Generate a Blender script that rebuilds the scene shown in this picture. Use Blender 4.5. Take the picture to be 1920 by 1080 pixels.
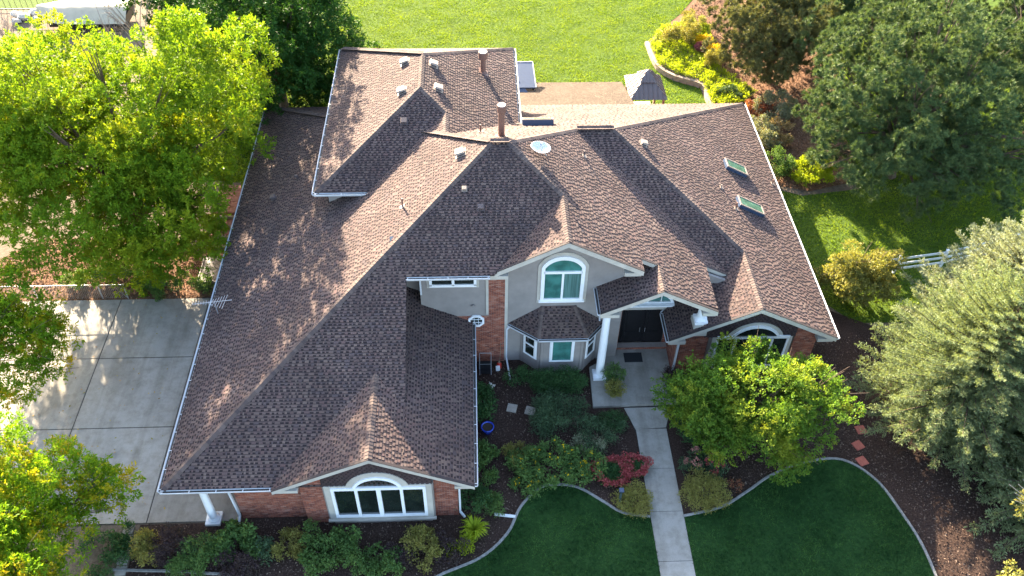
import bpy, math, random
import numpy as np
from mathutils import Vector, Matrix
random.seed(7)
rng = np.random.default_rng(11)
R = math.radians
scene = bpy.context.scene
for o in list(bpy.data.objects): bpy.data.objects.remove(o)
COL = scene.collection

# ------------------------------------------------------------------ camera
cam_d = bpy.data.cameras.new('camera'); cam = bpy.data.objects.new('camera', cam_d); COL.objects.link(cam)
cam_d.sensor_width = 36; cam_d.lens = 36 * 1637.6 / 1920; cam_d.clip_end = 600
pi_, ro_, ya_ = R(45.325), R(1.296), R(-3.2)
Fv = Vector((-math.sin(ya_) * math.cos(pi_), math.cos(ya_) * math.cos(pi_), -math.sin(pi_)))
Rv = Vector((math.cos(ya_), math.sin(ya_), 0)); Uv = Rv.cross(Fv)
R2 = Rv * math.cos(ro_) + Uv * math.sin(ro_); U2 = -Rv * math.sin(ro_) + Uv * math.cos(ro_)
cam.matrix_world = Matrix(((R2.x, U2.x, -Fv.x, .311), (R2.y, U2.y, -Fv.y, -32.48), (R2.z, U2.z, -Fv.z, 33.297), (0, 0, 0, 1)))
scene.camera = cam
CAMP = np.array([.311, -32.48, 33.297])
# ------------------------------------------------------------------ world, sun, exposure
SUN_EL, SUN_AZ = 20.0, 21.0          # the sun stands behind the house, to the left
w = bpy.data.worlds.new('World'); scene.world = w; w.use_nodes = True
nt = w.node_tree; bg = nt.nodes['Background']
sky = nt.nodes.new('ShaderNodeTexSky'); sky.sky_type = 'NISHITA'; sky.sun_disc = False; sky.dust_density = 2.2
sky.sun_elevation = R(SUN_EL); sky.sun_rotation = R(-SUN_AZ)
nt.links.new(sky.outputs[0], bg.inputs[0]); bg.inputs[1].default_value = .098
sl = bpy.data.lights.new('sun', 'SUN'); sl.energy = 5; sl.angle = R(.5); sl.color = (1, .83, .60)
so = bpy.data.objects.new('sun', sl); COL.objects.link(so)
sd = Vector((math.sin(R(SUN_AZ)) * math.cos(R(SUN_EL)), -math.cos(R(SUN_AZ)) * math.cos(R(SUN_EL)), -math.sin(R(SUN_EL))))
so.rotation_euler = sd.to_track_quat('-Z', 'Y').to_euler(); so.location = (-20, 40, 40)
scene.view_settings.view_transform = 'Standard'; scene.view_settings.look = 'None'
scene.view_settings.gamma = 1; scene.view_settings.use_curve_mapping = False
scene.view_settings.exposure = 3.25

# ------------------------------------------------------------------ materials
def newmat(name):
    m = bpy.data.materials.new(name); m.use_nodes = True
    return m, m.node_tree, m.node_tree.nodes['Principled BSDF']
def ramp(nt, fac, stops):
    r = nt.nodes.new('ShaderNodeValToRGB'); e = r.color_ramp.elements
    while len(e) < len(stops): e.new(.5)
    for i, (p, c) in enumerate(stops): e[i].position = p; e[i].color = (*c, 1)
    nt.links.new(fac, r.inputs[0]); return r.outputs[0]
def noise(nt, scale, detail=6, rough=.6, stretch=None):
    tc = nt.nodes.new('ShaderNodeTexCoord'); n = nt.nodes.new('ShaderNodeTexNoise')
    n.inputs['Scale'].default_value = scale; n.inputs['Detail'].default_value = detail; n.inputs['Roughness'].default_value = rough
    if stretch:
        mp = nt.nodes.new('ShaderNodeMapping'); mp.inputs['Scale'].default_value = stretch
        nt.links.new(tc.outputs['Object'], mp.inputs[0]); nt.links.new(mp.outputs[0], n.inputs['Vector'])
    else: nt.links.new(tc.outputs['Object'], n.inputs['Vector'])
    return n.outputs['Fac']
def mix(nt, a, b, fac, mode='MIX'):
    m = nt.nodes.new('ShaderNodeMix'); m.data_type = 'RGBA'; m.blend_type = mode
    for s, v in ((m.inputs[0], fac), (m.inputs[6], a), (m.inputs[7], b)):
        if hasattr(v, 'is_linked') or isinstance(v, bpy.types.NodeSocket): nt.links.new(v, s)
        elif isinstance(v, (int, float)): s.default_value = v
        else: s.default_value = (*v, 1)
    return m.outputs[2]
def math_(nt, op, a, b=0.):
    m = nt.nodes.new('ShaderNodeMath'); m.operation = op
    for s, v in ((m.inputs[0], a), (m.inputs[1], b)):
        if isinstance(v, bpy.types.NodeSocket): nt.links.new(v, s)
        else: s.default_value = v
    return m.outputs[0]
def bump(nt, b, h, strength=.5, dist=.02):
    n = nt.nodes.new('ShaderNodeBump'); n.inputs['Strength'].default_value = strength; n.inputs['Distance'].default_value = dist
    nt.links.new(h, n.inputs['Height']); nt.links.new(n.outputs[0], b.inputs['Normal'])
def rnd(nt):
    g = nt.nodes.new('ShaderNodeNewGeometry'); o = nt.nodes.new('ShaderNodeObjectInfo')
    return math_(nt, 'FRACT', math_(nt, 'ADD', g.outputs['Random Per Island'], o.outputs['Random']))
def simple(name, col, rough=.6, metal=0, var=.12, scale=6, spec=.4):
    m, nt, b = newmat(name)
    c = ramp(nt, noise(nt, scale), [(.3, [x * (1 - var) for x in col]), (.7, [min(1, x * (1 + var)) for x in col])])
    nt.links.new(c, b.inputs['Base Color']); b.inputs['Roughness'].default_value = rough
    b.inputs['Metallic'].default_value = metal; b.inputs['Specular IOR Level'].default_value = spec
    return m
def pieces(name, cols, rough=.85, grain=.25, gscale=60, large=.25, lscale=.6):
    """colour picked per piece from a ramp, with fine grain and a slow weathering drift"""
    m, nt, b = newmat(name)
    c = ramp(nt, rnd(nt), [((i + .5) / len(cols), c) for i, c in enumerate(cols)])
    g = noise(nt, gscale, 2); l = noise(nt, lscale, 5)
    gc = ramp(nt, g, [(.3, (1 - grain,) * 3), (.7, (1 + 0 * grain,) * 3)])
    lc = ramp(nt, l, [(.32, (1 - large,) * 3), (.68, (1,) * 3)])
    c = mix(nt, c, gc, 1., 'MULTIPLY'); c = mix(nt, c, lc, 1., 'MULTIPLY')
    nt.links.new(c, b.inputs['Base Color']); b.inputs['Roughness'].default_value = rough
    b.inputs['Specular IOR Level'].default_value = .25
    bump(nt, b, g, .4, .006)
    return m
def leafmat(name, cols, transl=.35, patch=None, rough=.5, pscale=.5):
    m, nt, b = newmat(name)
    fr_ = math_(nt, 'ADD', math_(nt, 'MULTIPLY', rnd(nt), .35), math_(nt, 'MULTIPLY', noise(nt, 1.6, 4, .6), .75))
    c = ramp(nt, fr_, [((i + .5) / len(cols), k) for i, k in enumerate(cols)])
    if patch:
        f = ramp(nt, noise(nt, pscale, 4), [(.5, (0, 0, 0)), (.64, (1, 1, 1))]); c = mix(nt, c, patch, f)
    nt.links.new(c, b.inputs['Base Color']); b.inputs['Roughness'].default_value = rough; b.inputs['Specular IOR Level'].default_value = .08
    t = nt.nodes.new('ShaderNodeBsdfTranslucent'); tc = mix(nt, c, (1.35, 1.25, .45), 1., 'MULTIPLY')
    nt.links.new(tc, t.inputs[0])
    mx = nt.nodes.new('ShaderNodeMixShader'); mx.inputs[0].default_value = transl
    nt.links.new(b.outputs[0], mx.inputs[1]); nt.links.new(t.outputs[0], mx.inputs[2])
    nt.links.new(mx.outputs[0], nt.nodes['Material Output'].inputs[0])
    return m
M = {}
M['shingle'] = pieces('shingle_tab', [(.112, .075, .069), (.157, .110, .096), (.128, .086, .078), (.178, .128, .108), (.142, .088, .080), (.108, .080, .079)], .95, .25, 90, .34, .45)
M['shingle_tan'] = pieces('tan_roll_shingle', [(.105, .075, .052), (.15, .11, .078), (.09, .065, .045), (.12, .086, .06)], .95, .3, 60, .25, .8)
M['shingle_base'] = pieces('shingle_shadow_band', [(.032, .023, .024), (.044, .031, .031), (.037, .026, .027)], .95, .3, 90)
M['panel'] = pieces('dark_wall_shingle', [(.060, .042, .044), (.085, .060, .058), (.07, .046, .048)], .95, .25, 90)
M['cap'] = pieces('ridge_cap_shingle', [(.12, .088, .08), (.165, .122, .106), (.105, .078, .072), (.145, .105, .09), (.09, .068, .066)], .95, .3, 90)
M['brick'] = pieces('red_brick', [(.30, .10, .065), (.42, .17, .11), (.22, .075, .055), (.44, .23, .17), (.34, .12, .08), (.16, .065, .055), (.38, .13, .08)], .85, .25, 50)
M['mortar'] = simple('mortar', (.30, .25, .22), .9)
M['siding'] = simple('grey_siding', (.24, .215, .20), .75, var=.14, scale=1.2)
M['trim'] = simple('cream_trim', (.44, .41, .36), .55, var=.16, scale=1.6)
M['white'] = simple('white_vinyl', (.78, .79, .80), .4, var=.04)
M['gutter'] = simple('white_painted_aluminium', (.58, .60, .63), .4, var=.06, spec=.5)
M['gutter_floor'] = simple('gutter_floor_strip', (.055, .05, .045), .9, var=.4, scale=12)  # dark mottled strip along the gutter floor
M['soffit'] = simple('soffit_panel', (.48, .46, .42), .7, var=.04)
M['deck'] = simple('roof_underlayment', (.04, .03, .03), .9)
M['flue'] = simple('brown_painted_flue', (.16, .085, .065), .55)
M['flue_cap'] = simple('flue_cap_metal', (.42, .34, .30), .45, metal=.3)
M['vent'] = simple('weathered_vent_cap', (.26, .205, .17), .6)
M['ventd'] = simple('dark_vent_cap', (.085, .065, .065), .6)
M['dish'] = simple('satellite_dish_grey', (.50, .53, .56), .45)
M['metal'] = simple('galvanised_metal', (.5, .52, .55), .35, metal=.6)
M['black'] = simple('black_paint', (.012, .012, .014), .35, var=.3)
M['slate'] = simple('standing_seam_metal', (.15, .125, .115), .5, metal=.1, var=.08)
M['navy'] = simple('navy_canopy_metal', (.035, .055, .10), .35, var=.1)
M['concrete_curb'] = simple('concrete_edging', (.19, .185, .175), .85, var=.3, scale=9)
M['wood'] = simple('weathered_timber', (.24, .17, .12), .85, var=.25, scale=9)
M['redwood'] = simple('red_stained_timber', (.27, .10, .07), .8, var=.25, scale=7)
M['blue'] = simple('cobalt_glaze', (.012, .04, .30), .15, var=.2, spec=.6)
M['soil'] = simple('potting_soil', (.03, .022, .016), .95, var=.4, scale=20)
M['stone'] = simple('sandstone_paver', (.33, .29, .24), .9, var=.15, scale=8)
M['redpaver'] = simple('red_paver', (.30, .085, .06), .85, var=.2, scale=10)
M['rock'] = simple('pale_boulder', (.45, .42, .37), .9, var=.25, scale=5)
M['bark'] = simple('tree_bark', (.10, .07, .05), .95, var=.35, scale=14)
M['barkpale'] = simple('pale_bark', (.36, .31, .27), .9, var=.3, scale=14)
M['barkgrey'] = simple('bare_grey_twigs', (.26, .22, .2), .95, var=.3, scale=14)
M['red'] = simple('red_plastic', (.45, .03, .02), .4)
M['tarp'] = simple('beige_tarpaulin', (.42, .36, .26), .7, var=.1, scale=2)
M['lampgreen'] = simple('green_grey_painted_metal', (.035, .06, .06), .5)
M['mat'] = simple('dark_doormat', (.02, .022, .025), .95, var=.3, scale=40)

def glassmat(name, col, rough=.04, stripes=False, sx=(1, 1, 1)):
    m, nt, b = newmat(name)
    f = noise(nt, 2.2, 3, .5, (9, 9, .25) if stripes else sx)
    c = ramp(nt, f, [(.35, [x * .72 for x in col]), (.65, [min(1, x * 1.25) for x in col])])
    nt.links.new(c, b.inputs['Base Color']); b.inputs['Roughness'].default_value = rough
    b.inputs['Specular IOR Level'].default_value = .8; b.inputs['Coat Weight'].default_value = .5; b.inputs['Coat Roughness'].default_value = .02
    return m
M['glass_dark'] = glassmat('dark_window_glass', (.012, .019, .016))
M['glass_teal'] = glassmat('window_glass_with_teal_blind', (.05, .17, .15))
M['glass_curtain'] = glassmat('window_glass_with_curtain', (.09, .18, .165), stripes=True)
M['glass_green'] = glassmat('green_skylight_glass', (.085, .17, .12))

m, nt, b = newmat('driveway_concrete'); M['concrete'] = m
c = ramp(nt, noise(nt, .35, 8, .65), [(.3, (.26, .24, .21)), (.7, (.36, .335, .295))])
st = ramp(nt, noise(nt, 1.7, 10, .75), [(.33, (.72, .7, .66)), (.55, (1, 1, 1))])
tr = ramp(nt, noise(nt, .9, 4, .6, (1.6, .12, 1)), [(.36, (.80, .79, .77)), (.52, (1, 1, 1))]); c = mix(nt, c, tr, 1., 'MULTIPLY')
sp = ramp(nt, noise(nt, 38, 2), [(.34, (.86,) * 3), (.5, (1, 1, 1))])
c = mix(nt, c, st, 1., 'MULTIPLY'); c = mix(nt, c, sp, 1., 'MULTIPLY')
pv = ramp(nt, rnd(nt), [(0, (.9, .9, .9)), (1, (1, 1, 1))]); c = mix(nt, c, pv, 1., 'MULTIPLY')
nt.links.new(c, b.inputs['Base Color']); b.inputs['Roughness'].default_value = .85; bump(nt, b, noise(nt, 80, 3), .25, .004)
m, nt, b = newmat('joint_dark'); M['joint'] = m; b.inputs['Base Color'].default_value = (.03, .027, .025, 1); b.inputs['Roughness'].default_value = .95

def groundmat(name, stops, scale, stops2=None, scale2=.25, bs=.6, bd=.03, stretch=None):
    m, nt, b = newmat(name); n = noise(nt, scale, 8, .7, stretch)
    c = ramp(nt, n, stops)
    if stops2: c = mix(nt, c, ramp(nt, noise(nt, scale2, 5, .6), stops2), 1., 'MULTIPLY')
    nt.links.new(c, b.inputs['Base Color']); b.inputs['Roughness'].default_value = .95; b.inputs['Specular IOR Level'].default_value = .1
    bump(nt, b, n, bs, bd); return m
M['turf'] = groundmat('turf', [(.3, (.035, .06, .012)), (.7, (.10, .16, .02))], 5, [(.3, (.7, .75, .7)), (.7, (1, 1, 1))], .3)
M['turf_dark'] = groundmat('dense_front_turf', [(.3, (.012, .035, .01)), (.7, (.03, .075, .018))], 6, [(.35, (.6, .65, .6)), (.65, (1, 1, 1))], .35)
M['mulch'] = groundmat('bark_mulch', [(.3, (.02, .012, .01)), (.55, (.06, .038, .03)), (.78, (.14, .095, .07))], 14, [(.3, (.7,) * 3), (.7, (1,) * 3)], .5, 1., .04)
M['duff'] = groundmat('pine_needle_litter', [(.3, (.10, .05, .03)), (.55, (.22, .12, .07)), (.78, (.33, .21, .13))], 10, [(.3, (.6,) * 3), (.7, (1,) * 3)], .6, 1., .04)
M['soilground'] = groundmat('dry_soil', [(.3, (.10, .075, .055)), (.7, (.19, .15, .11))], 6, None, .3, .8, .03)
M['chip'] = pieces('mulch_chip', [(.035, .02, .016), (.075, .046, .036), (.12, .08, .06), (.05, .03, .025), (.22, .16, .12)], .95, .1, 30, .1)
M['chip_tan'] = pieces('litter_chip', [(.15, .08, .05), (.24, .14, .09), (.32, .2, .13), (.12, .07, .045)], .95, .1, 30, .1)
M['fallen'] = pieces('fallen_leaf', [(.45, .30, .04), (.3, .25, .05), (.4, .2, .05)], .8, .1, 30, .1)
def grassmat(name, c0, c1, c2, transl, sc, st=(1, 1, 1)):
    m, nt, b = newmat(name); f = math_(nt, 'ADD', math_(nt, 'MULTIPLY', noise(nt, sc, 5, .65, st), .62), math_(nt, 'MULTIPLY', noise(nt, sc * 7, 3, .6, st), .38))
    f = math_(nt, 'ADD', f, math_(nt, 'MULTIPLY', math_(nt, 'SUBTRACT', rnd(nt), .5), .10))
    c = ramp(nt, f, [(.40, c0), (.5, c1), (.60, c2)]); nt.links.new(c, b.inputs['Base Color']); b.inputs['Roughness'].default_value = .7; b.inputs['Specular IOR Level'].default_value = .05
    t = nt.nodes.new('ShaderNodeBsdfTranslucent'); nt.links.new(mix(nt, c, (1.3, 1.2, .5), 1., 'MULTIPLY'), t.inputs[0]); mx = nt.nodes.new('ShaderNodeMixShader'); mx.inputs[0].default_value = transl
    nt.links.new(b.outputs[0], mx.inputs[1]); nt.links.new(t.outputs[0], mx.inputs[2]); nt.links.new(mx.outputs[0], nt.nodes['Material Output'].inputs[0]); return m
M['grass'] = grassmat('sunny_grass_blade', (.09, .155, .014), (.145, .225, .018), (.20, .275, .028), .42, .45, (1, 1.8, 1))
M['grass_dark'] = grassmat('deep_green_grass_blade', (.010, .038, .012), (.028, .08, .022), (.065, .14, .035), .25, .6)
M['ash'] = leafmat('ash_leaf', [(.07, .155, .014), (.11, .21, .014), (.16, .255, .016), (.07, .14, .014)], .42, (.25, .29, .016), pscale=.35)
M['ashshade'] = leafmat('shaded_ash_leaf', [(.02, .065, .016), (.03, .085, .018), (.042, .11, .02)], .25)  # shade of the backlit tree is put into this darker leaf colour
M['ashyellow'] = leafmat('yellowing_ash_leaf', [(.09, .20, .014), (.15, .27, .014), (.11, .22, .014), (.2, .3, .014)], .45, (.42, .33, .015), pscale=.8)
M['maple'] = leafmat('maple_leaf', [(.05, .12, .024), (.08, .165, .028), (.12, .21, .03), (.06, .13, .024)], .42, (.22, .26, .03), pscale=.5)
M['pine'] = leafmat('pine_needle', [(.035, .072, .034), (.055, .10, .042), (.095, .14, .052), (.16, .19, .075)], .18)
M['pineold'] = leafmat('olive_pine_needle', [(.07, .085, .03), (.11, .12, .045), (.15, .15, .06), (.06, .08, .03)], .2)
M['spruce'] = leafmat('spruce_needle', [(.095, .15, .075), (.145, .20, .095), (.20, .24, .125), (.115, .17, .08)], .3)
M['bluespruce'] = leafmat('blue_spruce_needle', [(.17, .21, .15), (.22, .26, .18), (.27, .3, .2), (.19, .22, .12)], .25)
M['gold'] = leafmat('golden_shrub_leaf', [(.14, .17, .045), (.20, .22, .06), (.25, .23, .07), (.12, .16, .04)], .3)
M['green'] = leafmat('shrub_leaf', [(.05, .11, .035), (.09, .165, .05), (.14, .22, .06)], .3)
M['box'] = leafmat('boxwood_leaf', [(.025, .07, .027), (.045, .105, .037), (.08, .15, .052)], .25)
M['spirea'] = leafmat('olive_gold_leaf', [(.11, .13, .04), (.18, .19, .05), (.24, .22, .065), (.14, .12, .045)], .3)
M['lime'] = leafmat('lime_groundcover_leaf', [(.18, .26, .015), (.25, .34, .02), (.3, .36, .025), (.14, .21, .015)], .4)
M['purple'] = leafmat('purple_barberry_leaf', [(.03, .024, .036), (.055, .036, .045), (.075, .052, .046), (.036, .045, .032)], .2)
M['silver'] = leafmat('silver_green_leaf', [(.16, .18, .11), (.22, .24, .15), (.28, .28, .19)], .25)
M['redleaf'] = leafmat('red_leaf', [(.22, .05, .04), (.28, .10, .06), (.26, .18, .09)], .35)
M['tanleaf'] = leafmat('tan_dry_leaf', [(.3, .2, .12), (.36, .27, .14), (.22, .18, .08)], .3)
M['pink'] = leafmat('sedum_flower', [(.34, .06, .065), (.46, .12, .115), (.28, .045, .05), (.52, .2, .17)], .15)
M['pinkpale'] = leafmat('pale_pink_flower', [(.42, .14, .13), (.48, .24, .2), (.32, .10, .09)], .15)
M['yellow'] = leafmat('yellow_flower', [(.6, .42, .01), (.7, .5, .02)], .2)
M['ballyellow'] = leafmat('yellow_mum_flower', [(.5, .36, .01), (.6, .42, .012), (.42, .32, .01)], .2)
M['ballpurple'] = leafmat('purple_mum_flower', [(.22, .07, .08), (.3, .1, .12)], .2)
M['juniper'] = leafmat('juniper_leaf', [(.045, .085, .045), (.065, .115, .058), (.095, .145, .07)], .2)

# ------------------------------------------------------------------ helpers
def link(o, parent=None):
    COL.objects.link(o)
    if parent: o.parent = parent
    return o
def tag(o, label=None, cat=None, group=None, kind=None):
    if label: o['label'] = label
    if cat: o['category'] = cat
    if group: o['group'] = group
    if kind: o['kind'] = kind
    return o
def thing(name, label, cat, loc=(0, 0, 0), rz=0, group=None):
    o = bpy.data.objects.new(name, None); o.empty_display_size = .3; link(o); o.location = loc; o.rotation_euler = (0, 0, rz)
    return tag(o, label, cat, group)
class MB:
    def __init__(s): s.v = []; s.f = []
    def add(s, vs, fs):
        n = len(s.v); s.v += [tuple(p) for p in vs]; s.f += [tuple(i + n for i in f) for f in fs]; return s
    def box(s, c, d, axes=None):
        ax = axes or (Vector((1, 0, 0)), Vector((0, 1, 0)), Vector((0, 0, 1))); c = Vector(c); P = []
        for k in (-1, 1):
            for j in (-1, 1):
                for i in (-1, 1): P.append(c + ax[0] * (i * d[0] / 2) + ax[1] * (j * d[1] / 2) + ax[2] * (k * d[2] / 2))
        return s.add(P, [(0, 2, 3, 1), (4, 5, 7, 6), (0, 1, 5, 4), (2, 6, 7, 3), (0, 4, 6, 2), (1, 3, 7, 5)])
    def bb(s, x0, x1, y0, y1, z0, z1): return s.box(((x0 + x1) / 2, (y0 + y1) / 2, (z0 + z1) / 2), (x1 - x0, y1 - y0, z1 - z0))
    def prism(s, poly, off):
        n = len(poly); off = Vector(off); a = [Vector(p) for p in poly]; b = [p + off for p in a]
        nn = Vector((0, 0, 0))
        for i in range(n): nn += a[i].cross(a[(i + 1) % n])
        fl = nn.dot(off) > 0
        f = [tuple(range(n))[::-1], tuple(range(n, 2 * n))] if fl else [tuple(range(n)), tuple(range(n, 2 * n))[::-1]]
        for i in range(n):
            j = (i + 1) % n; q = (i, j, j + n, i + n); f.append(q if fl else q[::-1])
        return s.add(a + b, f)
    def bar(s, a, b, wd, ht, up=(0, 0, 1)):
        a, b = Vector(a), Vector(b); d = b - a; l = d.length; d.normalize(); u = Vector(up); sx = d.cross(u).normalized(); u = sx.cross(d).normalized()
        return s.box((a + b) / 2, (l, wd, ht), (d, sx, u))
    def tube(s, pts, rad, n=8, cap=True):
        pts = [Vector(p) for p in pts]; rad = [rad] * len(pts) if isinstance(rad, (int, float)) else rad
        base = len(s.v); t0 = (pts[1] - pts[0]).normalized(); a = t0.orthogonal().normalized()
        for i, p in enumerate(pts):
            t = ((pts[i + 1] - pts[i]) if i < len(pts) - 1 else (pts[i] - pts[i - 1])).normalized()
            a = (a - t * a.dot(t)).normalized(); b = t.cross(a)
            for k in range(n):
                th = 2 * math.pi * k / n; s.v.append(tuple(p + (a * math.cos(th) + b * math.sin(th)) * rad[i]))
        for i in range(len(pts) - 1):
            for k in range(n):
                k2 = (k + 1) % n; s.f.append((base + i * n + k, base + i * n + k2, base + (i + 1) * n + k2, base + (i + 1) * n + k))
        if cap: s.f.append(tuple(base + k for k in range(n))[::-1]); s.f.append(tuple(base + (len(pts) - 1) * n + k for k in range(n)))
        return s
    def lathe(s, c, prof, n=20):
        c = Vector(c); base = len(s.v)
        for r, z in prof:
            for k in range(n): th = 2 * math.pi * k / n; s.v.append((c.x + r * math.cos(th), c.y + r * math.sin(th), c.z + z))
        for i in range(len(prof) - 1):
            for k in range(n):
                k2 = (k + 1) % n; s.f.append((base + i * n + k, base + i * n + k2, base + (i + 1) * n + k2, base + (i + 1) * n + k))
        s.f.append(tuple(base + (len(prof) - 1) * n + k for k in range(n))); s.f.append(tuple(base + k for k in range(n))[::-1])
        return s
    def mesh(s, name, mat, smooth=False):
        me = bpy.data.meshes.new(name); me.from_pydata(s.v, [], s.f); me.materials.append(mat)
        if smooth: me.polygons.foreach_set('use_smooth', [True] * len(me.polygons))
        me.update(); return me
    def build(s, name, mat, parent=None, smooth=False, **kw):
        o = bpy.data.objects.new(name, s.mesh(name, mat, smooth)); link(o, parent)
        for k, v in kw.items(): o[k] = v
        return o
def npmesh(name, V, Fq, mat):
    """V (n,3), Fq (m,k) faces"""
    me = bpy.data.meshes.new(name); k = Fq.shape[1]
    me.vertices.add(len(V)); me.vertices.foreach_set('co', np.ascontiguousarray(V, dtype=np.float32).ravel())
    me.loops.add(Fq.size); me.loops.foreach_set('vertex_index', np.ascontiguousarray(Fq, dtype=np.int32).ravel())
    me.polygons.add(len(Fq)); me.polygons.foreach_set('loop_start', np.arange(0, Fq.size, k, dtype=np.int32))
    me.polygons.foreach_set('loop_total', np.full(len(Fq), k, dtype=np.int32))
    me.materials.append(mat); me.update(calc_edges=True); return me
def unit(a): return a / np.maximum(np.linalg.norm(a, axis=-1, keepdims=True), 1e-9)
def leaves(P, D, size, aspect=.45, droop=0.):
    """rhombic leaf faces at P, pointing along D; random roll"""
    n = len(P); D = unit(D); rr = unit(rng.normal(size=(n, 3))); S = unit(np.cross(D, rr))
    sz = size * rng.uniform(.6, 1.3, (n, 1)); a = aspect * sz * .5
    N = np.cross(D, S)
    if aspect < .15: return np.stack([P - S * a, P + S * a, P + D * sz], 1).reshape(-1, 3), np.arange(3 * n).reshape(-1, 3)
    V = np.stack([P, P + D * sz * .45 + S * a + N * sz * .06, P + D * sz, P + D * sz * .45 - S * a + N * sz * .06], 1).reshape(-1, 3)
    return V, np.arange(4 * n).reshape(-1, 4)
def clip(poly, lines):
    """clip 2d polygon by half planes (a,b,c): a x + b y + c >= 0"""
    for a, b, c in lines:
        out = []; n = len(poly)
        for i in range(n):
            p, q = poly[i], poly[(i + 1) % n]; dp = a * p[0] + b * p[1] + c; dq = a * q[0] + b * q[1] + c
            if dp >= 0: out.append(p)
            if (dp > 0 and dq < 0) or (dp < 0 and dq > 0):
                t = dp / (dp - dq); out.append((p[0] + (q[0] - p[0]) * t, p[1] + (q[1] - p[1]) * t))
        poly = out
        if len(poly) < 3: return []
    return poly
def halfplanes(poly):
    ar = sum(poly[i][0] * poly[(i + 1) % len(poly)][1] - poly[(i + 1) % len(poly)][0] * poly[i][1] for i in range(len(poly)))
    if ar < 0: poly = poly[::-1]
    L = []
    for i in range(len(poly)):
        (x0, y0), (x1, y1) = poly[i], poly[(i + 1) % len(poly)]; dx, dy = x1 - x0, y1 - y0; l = math.hypot(dx, dy)
        if l < 1e-6: continue
        L.append((-dy / l, dx / l, (dy * x0 - dx * y0) / l))
    return L
def spline(pts, n=8, closed=False):
    out = []; N = len(pts)
    rngi = range(N) if closed else range(N - 1)
    for i in rngi:
        p0 = pts[(i - 1) % N] if closed or i > 0 else pts[0]; p1 = pts[i]; p2 = pts[(i + 1) % N]; p3 = pts[(i + 2) % N] if closed or i + 2 < N else pts[-1]
        for k in range(n):
            t = k / n
            out.append(tuple(.5 * (2 * p1[j] + (p2[j] - p0[j]) * t + (2 * p0[j] - 5 * p1[j] + 4 * p2[j] - p3[j]) * t * t + (3 * p1[j] - p0[j] - 3 * p2[j] + p3[j]) * t ** 3) for j in range(2)))
    if not closed: out.append(tuple(pts[-1][:2]))
    return out
def inpoly(X, Y, poly):
    ins = np.zeros(len(X), bool); n = len(poly)
    for i in range(n):
        x0, y0 = poly[i]; x1, y1 = poly[(i + 1) % n]
        c = ((y0 > Y) != (y1 > Y)) & (X < (x1 - x0) * (Y - y0) / ((y1 - y0) if y1 != y0 else 1e-9) + x0); ins ^= c
    return ins
def sheet(name, poly, z, mat, **kw):
    from mathutils.geometry import tessellate_polygon
    vs = [(x, y, z) for x, y in poly]; tr = tessellate_polygon([[Vector(v) for v in vs]])
    mb = MB(); mb.add(vs, [tuple(t) if (Vector(vs[t[1]]) - Vector(vs[t[0]])).cross(Vector(vs[t[2]]) - Vector(vs[t[0]])).z > 0 else tuple(t)[::-1] for t in tr])
    return mb.build(name, mat, None, **kw)

# ================================================================== GROUND
g = MB(); N = 40
g.add([(-220, -160, -.02), (240, -160, -.02), (240, 320, -.02), (-220, 320, -.02)], [(0, 1, 2, 3)])
g.build('ground', M['soilground'], None, kind='structure')
back_lawn = [(-22, 11), (-12.5, 9.5), (-11, 13.2), (17.6, 13.2), (17, 16.6), (16.1, 18.0), (16.05, 19.6), (14.3, 20.6), (13.5, 21.9), (13.35, 23.4), (13.3, 25.5), (14.1, 27.3), (16.3, 29.9), (19.5, 35), (30, 60), (-40, 60), (-24, 33), (-22, 22)]
right_lawn = [(17.3, 9.0), (20, 7.8), (23.8, 8.4), (24.3, 14), (26.8, 22), (25, 36), (60, 60), (60, -6), (30, -4.5), (22.2, -2.6), (19.9, -2.6), (18.6, -1.0), (17.3, 1)]
front_l = spline([(-3.4, -19), (-2.2, -16.6), (-1.5, -15.9), (.24, -15.14), (1.37, -14.09), (1.99, -12.85), (2.85, -11.95), (3.69, -11.79), (4.61, -12.0), (5.59, -12.7), (6.33, -13.24), (7.5, -13.48)], 6)
front_r = spline([(8.92, -13.5), (10.64, -13.11), (11.98, -12.36), (13.2, -11.6), (15, -10.95), (16.65, -10.9), (17.82, -11.99), (18.41, -13.74), (18.73, -15.37), (18.73, -17.5), (18.6, -20)], 6)
poly_fl = front_l + [(7.56, -19), ]; poly_fr = front_r + [(8.95, -20)]
sheet('lawn', back_lawn, -.004, M['turf'], kind='structure')
sheet('lawn', right_lawn, -.004, M['turf'], kind='structure')
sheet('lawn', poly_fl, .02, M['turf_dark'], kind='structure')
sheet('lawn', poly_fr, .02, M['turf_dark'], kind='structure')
sheet('mulch_bed', [(-14, -13.2), (-14, -15.6), (-3.5, -17.5), (-3, -19.5), (22, -19.5), (30, -14), (30, -4), (21.2, -3.1), (18.7, -1.6), (17.2, -1.5), (16, -4), (-11, -4), (-11, -13.2)], .004, M['mulch'], kind='structure')
sheet('ground_litter', [(16.8, 22), (18.8, 16.5), (18.2, 9), (20.5, 8.2), (24, 9.2), (24.5, 14), (27, 22), (25, 36), (20, 36), (16.6, 30.2), (14.4, 27.5), (17, 26)], .004, M['duff'], kind='structure')
sheet('ground_litter', [(-23.5, -.2), (-13.7, .1), (-13.2, 2.2), (-16, 4.5), (-24, 5), (-27, 2)], .004, M['duff'], kind='structure')
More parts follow.
